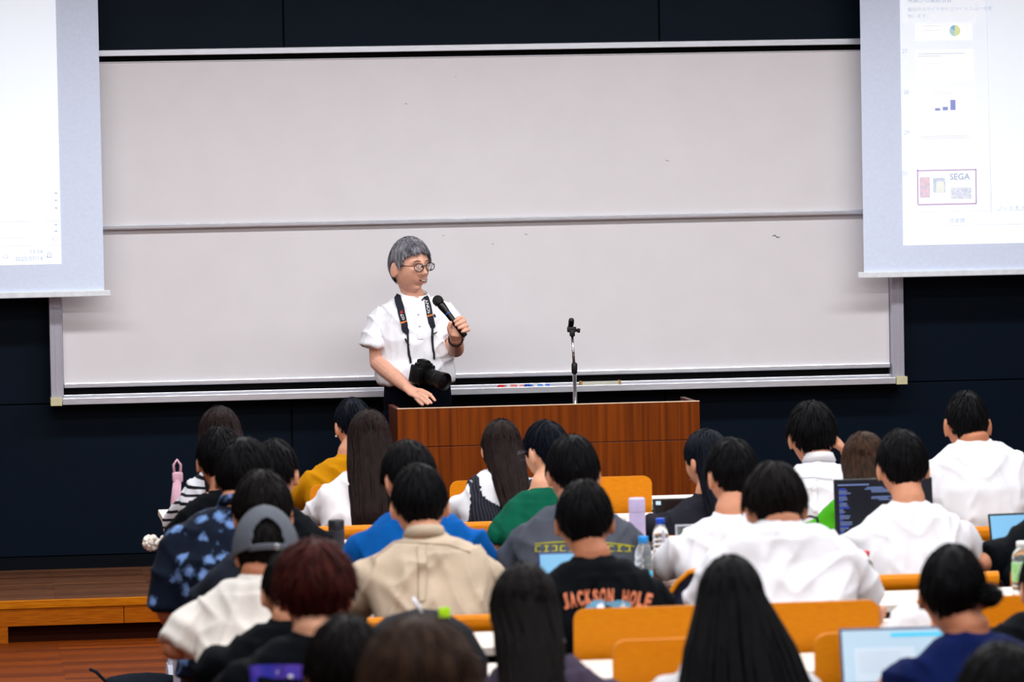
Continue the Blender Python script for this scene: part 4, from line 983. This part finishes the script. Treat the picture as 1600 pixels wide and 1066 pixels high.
# beige shirt: yoke seam, back pleat, sleeve seams
p, Mx, Mi, bv = kit('beige'); LAST[0] = 14.2; seam = cloth('beige_seam', (150, 132, 112)); bg = MATS['cloth_beige']
ribbon_px(bv, [(580, 855), (610, 848), (654, 849), (700, 852), (735, 864)], [.004]*5, .001, 'yoke_seam', seam, p['root'], .001, Mi, 6)
ribbon_px(bv, [(659, 852), (660, 890), (660, 940)], [.026, .026, .02], .003, 'box_pleat', bg, p['root'], .002, Mi, 8)
for x in (654, 665): ribbon_px(bv, [(x, 852), (x+(x-659.5)*.1, 890), (x, 940)], [.003, .004, .003], .001, 'pleat_fold', seam, p['root'], .002, Mi, 8)
# collared white shirt: yoke seam
p, Mx, Mi, bv = kit('collar'); ws = cloth('white_seam', (196, 196, 204))
ribbon_px(bv, [(1245, 748), (1270, 746), (1300, 750)], [.004]*3, .001, 'yoke_seam', ws, p['root'], .001, Mi, 6)
ribbon_px(bv, [(1272, 748), (1273, 780), (1274, 800)], [.018]*3, .002, 'box_pleat', white, p['root'], .002, Mi, 6)
# printed backs
p, Mx, Mi, bv = kit('jackson'); ojp = mat('print_orange', (206, 118, 82), .8)
cxp, n_ = 948, 12
for i, ch in enumerate('JACKSON HOLE'):
    if ch == ' ': continue
    t = (i+.5)/n_*2-1; x = cxp+t*66; y = 944+10*t*t; hh = 23+2*t*t; wv = 9.4
    dy = 20*t/66*wv/2
    px_text(bv, ch, (x-wv/2, y-dy), (x+wv/2, y+dy), hh, ojp, p['root'], Mi, .004, .045)
lbp = mat('print_lightblue', (110, 176, 214), .8); gwp = mat('print_pale', (206, 206, 214), .8)
for a, b, c_, w_ in (((915, 950), (945, 944), lbp, .030), ((945, 944), (985, 948), lbp, .030)): ribbon_px(bv, [a, ((a[0]+b[0])/2, (a[1]+b[1])/2), b], [.004, w_, w_*.7], .001, 'mountain_print', c_, p['root'], .003, Mi, 4)
for x in (938, 972): ribbon_px(bv, [(x, 938), (x, 945), (x, 952)], [.002, .014, .026], .001, 'mountain_print', gwp, p['root'], .0045, Mi, 3)
p, Mx, Mi, bv = kit('greytee'); yp = mat('print_yellow', (176, 172, 30), .8)
ribbon_px(bv, [(836, 851), (870, 848), (905, 847), (960, 850), (990, 854)], [.004]*5, .001, 'print_line', yp, p['root'], .003, Mi, 6)
for i in range(12):
    x = 838+i*12.6
    ribbon_px(bv, [(x, 854), (x+7, 854)], [.004, .004], .001, 'print_block', yp, p['root'], .003, Mi, 2); ribbon_px(bv, [(x+(i % 3)*3, 854), (x+(i % 3)*3, 862)], [.004, .004], .001, 'print_block', yp, p['root'], .003, Mi, 2)
    ribbon_px(bv, [(x-1, 862), (x+8, 862)], [.003, .003], .001, 'print_block', yp, p['root'], .003, Mi, 2)
p, Mx, Mi, bv = kit('maroon'); bpp = mat('print_blue', (38, 44, 170), .7, rgb2=(96, 60, 170), scale=18)
ribbon_px(bv, [(392, 1056), (420, 1054), (460, 1054), (500, 1056)], [.05]*4, .001, 'blue_print', bpp, p['root'], .003, Mi, 6)
for x, y in ((430, 1046), (442, 1044), (436, 1052), (452, 1058)): ribbon_px(bv, [(x-3, y), (x+5, y-1)], [.008, .008], .001, 'white_print', gwp, p['root'], .0045, Mi, 2)
# baseball cap with an arched opening at the back
p = PEOPLE['cap']; Mh = p['Mh']; s_ = p['s']; capm = cloth('cap_grey', (84, 88, 96), .08)
mb = MB(); nt, nf = 40, 120; vs = []; fs = []
for i in range(nt+1):
    t = (pi*.54)*i/nt
    for j in range(nf):
        a = 2*pi*j/nf; d = Vector((sin(t)*cos(a), sin(t)*sin(a), cos(t)))
        vs.append(Mh @ (Vector((d.x*.098, d.y*.118-.002, d.z*.138+.004))*s_))
for i in range(nt):
    for j in range(nf):
        a = 2*pi*(j+.5)/nf; t = (pi*.54)*(i+.5)/nt; da = ((a+pi/2+pi) % (2*pi))-pi
        if (da/.50)**2+((t-pi*.49)/.55)**2 < 1 and t < pi*.51: continue
        fs.append((i*nf+j, (i+1)*nf+j, (i+1)*nf+(j+1) % nf, i*nf+(j+1) % nf))
cp = empty('baseball_cap', (0, 0, 0), label='faded grey baseball cap with an arched opening at the back'); cp.parent = p['root']
o = mb.add(vs, fs).build('crown', capm, cp); md = o.modifiers.new('thickness', 'SOLIDIFY'); md.thickness = .004
mb = MB(); R = []
for j in range(25):
    u = -1+2*j/24; x = .088*u; y0 = .118*math.sqrt(max(0, 1-(x/.098)**2)); R.append([Mh @ (Vector(q)*s_) for q in ((x, y0-.01, .000), (x, y0+.075*(1-u*u)**.6+.004, -.012-.01*u*u), (x, y0+.075*(1-u*u)**.6+.004, -.008-.01*u*u), (x, y0-.01, .005))])
mb.rings(R).build('brim', capm, cp)
MB().ell(Mh @ (Vector((0, 0, .143))*s_), (.008, .008, .005), 6, 10).build('button', capm, cp)
pts = [Mh @ (Vector((.0985*cos(-pi/2+a), .119*sin(-pi/2+a)-.002, -.012))*s_) for a in [(-.6+1.2*i/10) for i in range(11)]]
MB().tube(pts, [(.010, .003)]*11, 8, up=(0, 0, 1)).build('strap', capm, cp)
MB().ell(pts[7]+Vector((0, -.004, 0)), (.010, .004, .010), 8, 12).build('buckle', mat('buckle_metal', (150, 152, 160), .3, metal=.8), cp)
# glasses on the person in green and on the one beside the stripes
def specs(key, m):
    p = PEOPLE[key]; Mh = p['Mh'] @ Matrix.Scale(p['s'], 4); g = empty('spectacles', (0, 0, 0)); g.parent = p['root']
    for sd in (-1, 1):
        mb = MB().tube([(sd*.0315+.025*cos(2*pi*i/16), .110, .004+.019*sin(2*pi*i/16)) for i in range(17)], .002, 6, cap=False).xf(Mh); mb.build('rim', m, g)
        MB().tube([(sd*.056, .108, .010), (sd*.084, .03, .012), (sd*.086, -.01, .010)], .0022, 6).xf(Mh).build('temple', m, g)
    MB().tube([(-.008, .110, .008), (0, .114, .01), (.008, .110, .008)], .002, 6).xf(Mh).build('bridge', m, g)
specs('green', mat('specs_dark', (50, 44, 60), .3)); specs('greytee', mat('specs_black', (20, 20, 26), .3))
# side bun, tied hair
def bun(key, off, r, hairc, n=90):
    p = PEOPLE[key]; Mh = p['Mh']; rnd = random.Random(3); mb = MB(); c = Mh @ (Vector(off)*p['s'])
    mb.ell(c, (r, r, r*.85), 12, 18)
    for i in range(n):
        a = rnd.uniform(0, 2*pi); b = rnd.uniform(0, pi); L = []
        for k in range(6):
            aa = a+k*.16; L.append(c+Vector((r*1.03*cos(aa)*sin(b), r*1.03*sin(aa)*sin(b), r*.87*cos(b)+.002*k)))
        mb.tube(L, [.001, .003, .004, .004, .003, .001], 4, cap=False)
    return mb.build('hair_bun', HM[hairc], p['root'])
bun('ponytail', (.092, -.080, -.012), .034, 'black'); bun('mustard', (.01, -.105, -.035), .030, 'blue')
m = MB(); p = PEOPLE['girlcentre']; nbk = p['nb']
m.tube([nbk+Vector((.075*cos(a), .070*sin(a), .006-.03*sin(a))) for a in [2*pi*i/28 for i in range(29)]], .0028, 6, cap=False).build('necklace', mat('necklace_teal', (110, 150, 150), .3), p['root'])
m = MB(); p = PEOPLE['mustard']; m.ell(p['Mh'] @ Vector((-.080, -.004, -.040)), (.0045,)*3, 6, 8); m.build('earring', mat('pearl', (230, 226, 220), .2), p['root'])
# ================================================================== things on the desks
def bottle(px, Y, zb, H, r, label, body, capm, cat='bottle', lab=None, labz=(.3, .55), kind='pet', capped=True):
    x = P(px, 900, Y).x; o = empty('bottle', (x, Y, zb), label=label, cat=cat)
    if kind == 'pet':
        prof = [(0, 0), (r*.85, 0), (r, .006)]
        n = 7
        for i in range(n):
            z = .015+(H*.66-.015)*i/n; dz = (H*.66-.015)/n
            prof += [(r, z), (r, z+dz*.65), (r*.93, z+dz*.8), (r*.93, z+dz*.9)]
        prof += [(r, H*.66), (r*.98, H*.72), (r*.86, H*.80), (r*.62, H*.865), (r*.46, H*.89), (r*.44, H*.94), (0, H*.94)]
        MB().lathe(prof, n=20).build('bottle_body', body, o)
        MB().lathe([(0, H*.895), (r*.56, H*.895), (r*.56, H*.99), (r*.52, H), (0, H)], n=20).build('cap', capm, o)
    else:
        MB().lathe([(0, 0), (r*.92, 0), (r, .006), (r, H*.74), (r*.99, H*.75), (0, H*.75)], n=24).build('bottle_body', body, o)
        MB().lathe([(0, H*.755), (r*.99, H*.755), (r, H*.77), (r, H*.97), (r*.9, H), (0, H)], n=24).build('cap', capm, o)
    if lab: MB().lathe([(r*1.015, H*labz[0]), (r*1.02, H*labz[0]+.001), (r*1.02, H*labz[1]-.001), (r*1.015, H*labz[1])], n=20).build('label_band', lab, o)
    return o
pet = glass('pet_plastic', (226, 234, 240), .08)
def dY(k, t): far = YR(k-1)-.035; return far-.43*t       # t = 0 far edge, 1 near edge of desk k
bottle(997, dY(3, .45), DZ, P(997, 778, dY(3, .45)).z-DZ, .031, 'tall lavender steel flask standing on a desk', mat('flask_lavender', (180, 168, 206), .35), mat('flask_lavender', (180, 168, 206)), 'flask', kind='flask')
bottle(1033, dY(4, .15), DZ, P(1033, 810, dY(4, .15)).z-DZ, .029, 'clear water bottle with a dark blue cap', pet, mat('cap_blue', (10, 70, 190), .4), lab=glass('label_clear', (200, 206, 214), .3), labz=(.02, .3))
bottle(1006, dY(5, .3), DZ, P(1006, 838, dY(5, .3)).z-DZ, .030, 'clear water bottle with a light blue cap and sky blue label', pet, mat('cap_lightblue', (20, 130, 210), .4), lab=mat('label_sky', (70, 180, 220), .5), labz=(.30, .48))
bottle(1352, dY(5, .85), DZ, P(1348, 861, dY(5, .85)).z-DZ, .028, 'soft drink bottle with a red cap and red label', pet, mat('cap_red', (206, 16, 32), .4), lab=mat('label_red', (206, 20, 40), .5), labz=(.25, .5))
bottle(1598, dY(5, .85), DZ, P(1598, 846, dY(5, .85)).z-DZ, .036, 'large clear bottle with a green marked label by the black sleeve', pet, mat('cap_white', (226, 226, 226), .4), lab=mat('label_green', (186, 206, 176), .5, rgb2=(120, 200, 90), scale=30), labz=(.3, .62))
b1 = bottle(527, dY(3, .3), DZ, P(527, 812, dY(3, .3)).z-DZ, .030, 'dark grey steel tumbler before the white blouse', mat('tumbler_dark', (34, 36, 46), .4), mat('tumbler_lid', (24, 26, 34), .4), 'tumbler', kind='flask')
x = P(1267, 820, dY(4, .5)).x; H_ = P(1267, 818, dY(4, .5)).z-DZ
o = bottle(1267, dY(4, .5), DZ, H_, .032, 'dark sports bottle with a carrying loop beside the green tee', mat('sport_dark', (28, 32, 44), .4), mat('sport_lid', (20, 24, 34), .4), kind='flask')
MB().tube([(-.028, 0, H_-.005), (-.026, 0, H_+.018), (0, 0, H_+.026), (.026, 0, H_+.018), (.028, 0, H_-.005)], .005, 8).build('carrying_loop', mat('sport_lid', (20, 24, 34)), o)
bottle(1282, dY(4, .8), DZ, P(1282, 826, dY(4, .8)).z-DZ, .026, 'small bottle with a flat yellow cap beside the sports bottle', mat('small_white', (214, 214, 220), .4), mat('cap_yellow', (220, 150, 20), .4), kind='flask')
bottle(968, dY(3, .2), DZ, P(968, 806, dY(3, .2)).z-DZ, .030, 'low cream paper cup next to the lavender flask', mat('cup_cream', (226, 216, 204), .6), mat('cup_lid', (232, 226, 216), .5), 'cup', kind='flask')

def laptop(px, top, Y, w_, label, lidc, scr, rz=0, tilt=.28, base=DZ, hgt=None, draw=None):
    """open laptop, screen towards its user; px, top = left upper corner of the lid in the photograph, Y = hinge"""
    c = P(px, top, Y); h = hgt or (c.z-base-.02)/cos(tilt)
    o = empty('laptop', (c.x+w_/2, Y-.04, base), rz, label=label, cat='laptop')
    yh = .04
    MB().box((-w_/2, yh-.22, 0), (w_/2, yh, .015), .004).build('base', lidc, o)
    kb = MB().box((-w_/2+.015, yh-.13, .0145), (w_/2-.015, yh-.02, .0165)).build('keyboard', mat('keys_black', (16, 16, 18), .6), o, smooth=False)
    MB().box((-.05, yh-.205, .0145), (.05, yh-.14, .016)).build('touchpad', lidc, o, smooth=False)
    Mt = Matrix.Translation((0, yh, .012)) @ Matrix.Rotation(-tilt, 4, 'X')
    MB().box((-w_/2, -.006, 0), (w_/2, .0, h), .003).xf(Mt).build('lid', lidc, o, smooth=False)
    d = MB().box((-w_/2+.007, -.0075, .014), (w_/2-.007, -.006, h-.008)).xf(Mt).build('display', scr, o, smooth=False)
    if draw: 
        for nm, u0, v0, u1, v1, m in draw:
            MB().box((-w_/2+.007+(w_-.014)*u0, -.0085, .014+(h-.022)*v0), (-w_/2+.007+(w_-.014)*u1, -.0076, .014+(h-.022)*v1)).xf(Mt).build(nm, m, d, smooth=False)
    return o
silver = mat('laptop_silver', (170, 174, 182), .35, metal=.4); dk = mat('laptop_dark', (20, 22, 34), .4)
def em(name, rgb, e): return mat(name, rgb, .4, var=.03, scale=6, emis=e)
bl = em('display_lightblue', (110, 165, 200), .3); wh_ = em('display_white', (170, 196, 214), .3); off_ = mat('display_off', (8, 9, 14), .15, spec=.5)
code = em('display_code', (4, 8, 22), .25); cl1 = em('code_text', (110, 130, 180), .6); cl2 = em('code_text_blue', (50, 70, 190), .8)
rnd = random.Random(11)
dr = [('menu_bar', .02, .93, .35, .945, cl1)]
for i in range(24):
    v = .86-.035*i; dr.append(('code_line', .03, v, .06+.10*rnd.random(), v+.012, cl2 if i % 3 == 0 else cl1))
for i in range(7):
    v = .88-.025*i-.06*(i > 3); u = .3+.15*rnd.random(); dr.append(('code_line', u, v, u+.12+.2*rnd.random(), v+.01, cl1))
laptop(1304, 747, dY(4, .12), .36, 'large dark laptop on a stand with a code editor on screen', dk, code, tilt=.12, base=DZ+.075, draw=dr)
s_ = P(1304, 747, dY(4, .12)).x
st_ = empty('laptop_stand', (s_+.18, dY(4, .12)-.15, DZ), label='low grey riser under the large dark laptop', cat='laptop stand')
MB().box((-.15, -.11, .062), (.15, .11, .074), .003).build('plate', silver, st_); MB().box((-.14, -.10, 0), (-.125, .10, .063), .002).build('side', silver, st_); MB().box((.125, -.10, 0), (.14, .10, .063), .002).build('side', silver, st_)
laptop(844, 863, dY(6, .15), .21, 'laptop with a pale blue window beyond the JACKSON HOLE shirt', mat('laptop_navy', (26, 40, 96), .4), bl, tilt=.3, draw=[('icon', .05, .62, .075, .67, em('icon_red', (200, 90, 110), .5)), ('icon', .05, .48, .07, .52, cl2), ('icon', .05, .36, .07, .40, cl2)])
laptop(1056, 819, dY(4, .25), .30, 'silver edged laptop with a blank black display', silver, off_, rz=-.06, tilt=.3)
laptop(1021, 778, dY(2, .25), .30, 'black laptop beside the charcoal blazer, a white shape on its display', mat('laptop_black', (12, 12, 14), .4), off_, tilt=.3, draw=[('white_shape', .02, .82, .09, .97, wh_)])
laptop(1549, 801, dY(4, .25), .30, 'laptop with a plain light blue display before the black sleeve', dk, em('display_sky', (120, 180, 220), .3), rz=.12, tilt=.25)
laptop(1314, 982, dY(8, .3), .34, 'wide open laptop with a document on screen before the navy tee', mat('laptop_slate', (60, 80, 110), .4), wh_, rz=-.05, tilt=.3,
       draw=[('page', .10, .0, .62, .66, em('page_white', (190, 206, 220), .3)), ('toolbar', .42, .86, .98, .94, em('toolbar_cyan', (70, 180, 214), .5))] + [('text_line', .13, .55-.07*i, .5, .565-.07*i, em('text_grey', (170, 182, 196), .4)) for i in range(6)])

# paper, bags and small things
def sheet(px, py, w_, d_, rz, label, m, name='paper_sheet', cat='paper', z=DZ, t=.003):
    c = PZ(px, py, z); o = MB().box((-w_/2, -d_/2, 0), (w_/2, d_/2, t)).build(name, m, smooth=False); o.location = (c.x, c.y, z+.0005); o.rotation_euler.z = rz
    return tag(o, label, cat)
pap = mat('paper_white', (232, 232, 236), .8, var=.02)
# white bag lying between the upright chairs
def lump(name, label, cat, c, r, m, seed, amp=.12, extra=None):
    root = empty(name, c, label=label, cat=cat); mb = MB(); mb.ell((0, 0, r[2]), r, 14, 22)
    for i, v in enumerate(mb.v):
        n_ = 1+amp*noise.noise(v*14+Vector((seed, 0, 0)))+amp*.5*noise.noise(v*30+Vector((0, seed, 0)))
        q = Vector((v.x*n_, v.y*n_, r[2]+(v.z-r[2])*n_)); q.z = max(0, q.z)
        for ax_, lim in ((0, r[0]*.92), (1, r[1]*.92)): q[ax_] = max(-lim, min(lim, q[ax_]))
        mb.v[i] = q
    mb.build('bag_body' if 'bag' in cat or 'backpack' in cat else 'body', m, root); return root
c = P(1418, 960, dY(7, .3)); o = lump('plastic_bag', 'crumpled white plastic bag on the desk beyond the wide laptop', 'bag', (c.x, c.y, DZ), (.075, .06, P(1418, 947, c.y).z/2-DZ/2), mat('bag_white', (222, 222, 228), .6), 3.3, .35)
MB().tube([(-.04, 0, .06), (-.05, .0, .10), (-.02, .01, .115), (.0, 0, .075)], [(.012, .002)]*4, 6).build('handle', mat('bag_white', (222, 222, 228)), o)
c = P(1534, 965, dY(7, .45)); o = lump('tissue_pack', 'crumpled white tissues on the seventh desk', 'tissue', (c.x, c.y, DZ), (.035, .035, .035), mat('tissue', (226, 224, 228), .8), 9.1, .4)
c = P(1543, 976, dY(7, .6)); o = empty('tissue_box', (c.x, c.y, DZ), label='small white carton standing by the tissues', cat='box'); MB().box((-.03, -.02, 0), (.03, .02, .05), .003).build('carton', pap, o); MB().box((-.02, -.006, .05), (.02, .006, .053), .001).build('slot', mat('slot_grey', (150, 150, 156), .8), o)
o = sheet(1560, 930, .20, .14, .1, 'white printed handout near the end of the sixth desk', pap); o.location.z = DZ+.0005; o.location.y = dY(6, .75)
sheet(585, 797, .16, .12, -.1, 'white sheet on the desk before the bright blue shirt', pap)
# closed book propped against the shelf by the green dress
c = P(722, 862, dY(4, .35)); o = empty('notebook', (c.x, c.y, DZ), .5, label='pale notebook propped on the desk beside the bottle green dress', cat='notebook')
Mt = Matrix.Rotation(-.5, 4, 'X')
MB().box((-.06, 0, 0), (.06, .006, .17), .002).xf(Mt).build('cover', mat('notebook_cover', (206, 196, 184), .7), o); MB().box((-.056, .006, .003), (.056, .016, .166), .001).xf(Mt).build('pages', pap, o)
MB().box((-.05, -.001, .05), (.05, .0, .058)).xf(Mt).build('printed_rule', mat('rule_dark', (60, 56, 60), .7), o); MB().box((-.05, -.001, .08), (.03, .0, .085)).xf(Mt).build('printed_rule', mat('rule_dark', (60, 56, 60)), o)
o = sheet(735, 884, .18, .13, .15, 'white sheet on the desk under the bare arm', pap)
# charcoal backpack standing on the sixth desk behind the beige shirt, green tag and white drawcord
c = P(668, 985, dY(8, .2)); zt_ = P(668, 953, c.y).z
bk = empty('backpack', (c.x-.01, c.y, DZ), label='charcoal backpack with a neon green tag behind the beige shirt', cat='backpack'); bkm = cloth('backpack_charcoal', (32, 35, 40), .1)
h_ = zt_-DZ
R = []
for y, k in ((-.07, .90), (-.05, 1), (.05, 1), (.07, .9)):
    R.append([(.17*k*x, y, max(0, h_*z*(.97 if abs(y) > .06 else 1))) for x, z in ((-1.0, 0), (-1.04, .45), (-.95, .74), (-.6, .92), (-.1, 1.0), (.35, .97), (.75, .80), (1.0, .5), (1.0, 0))])
MB().rings(R).build('bag_body', bkm, bk, auto=.9)
MB().tube([(-.15, -.073, h_*.55), (-.05, -.076, h_*.72), (.08, -.076, h_*.70), (.15, -.073, h_*.5)], .004, 6).build('zip', mat('zip_grey', (70, 74, 80), .4), bk)
tp = P(694, 957, c.y-.075)-bk.location; MB().box((tp.x-.016, -.085, tp.z-.015), (tp.x+.016, -.079, tp.z+.015), .004).build('green_tag', mat('neon_green', (170, 226, 10), .5), bk)
wq = [P(645, 935, c.y-.06)-bk.location, P(652, 945, c.y-.07)-bk.location, P(660, 958, c.y-.08)-bk.location]; MB().tube(wq, [.0055, .006, .004], 8).build('white_drawcord', mat('cord_white', (216, 218, 226), .6), bk)
# backpack on the floor at the aisle
g = P(205, 1062, 18.75); o = lump('floor_backpack', 'dark grey backpack standing on the wooden floor at the aisle', 'backpack', (g.x+.05, 18.75, 0), (.17, .12, P(205, 1053, 18.75).z/2), cloth('bag_dark', (28, 34, 44), .1), 5.2, .1)
q = [P(140, 1046, 18.7)-o.location, P(150, 1050, 18.7)-o.location, P(158, 1058, 18.7)-o.location, P(166, 1066, 18.7)-o.location, P(172, 1085, 18.7)-o.location]
MB().tube(q, [(.026, .007)]*5, 8).build('shoulder_strap', cloth('bag_dark', (28, 34, 44)), o)
# pink carrier loop and the fluffy charm at the aisle end
g = P(277, 738, YR(1)+.50); o = empty('handheld_fan', (g.x, g.y, DZ), label='pink handheld fan with a loop handle beside the striped sleeve', cat='fan'); pk = mat('pink_plastic', (226, 178, 196), .4)
hz = g.z-DZ
MB().tube([(-.012, 0, hz-.01), (-.014, 0, hz+.03), (0, 0, hz+.05), (.014, 0, hz+.03), (.012, 0, hz-.01)], [(.005, .008)]*5, 8).build('loop', pk, o)
MB().box((-.02, -.012, hz-.04), (.022, .012, hz), .006).build('clasp', pk, o); MB().tube([(0, 0, 0), (-.01, 0, hz*.5), (0, 0, hz-.03)], [.03, .02, .016], 12).build('handle', pk, o)
g = P(238, 848, dY(1, .9)); o = empty('plush_charm', (g.x, dY(1, 1.05), g.z-.04), label='fluffy white charm hanging at the end of the second desk', cat='charm')
mb = MB(); rnd = random.Random(2)
for i in range(70):
    d = Vector((rnd.gauss(0, 1), rnd.gauss(0, 1), rnd.gauss(0, 1))).normalized(); mb.ell(Vector((-.008, 0, .045))+d*.026, (.010, .010, .010), 4, 6)
for i in range(30): mb.ell(Vector((.035, 0, .045))+Vector((rnd.gauss(0, .012), rnd.gauss(0, .008), rnd.gauss(0, .008))), (.011, .009, .010), 4, 6)
mb.build('fluff', mat('fluff_cream', (240, 232, 222), .95), o)
MB().tube([(.03, .0, .05), (.04, .02, .02), (.04, .03, -.01)], .006, 6).build('cord', mat('cord_cream', (206, 190, 170), .8), o)
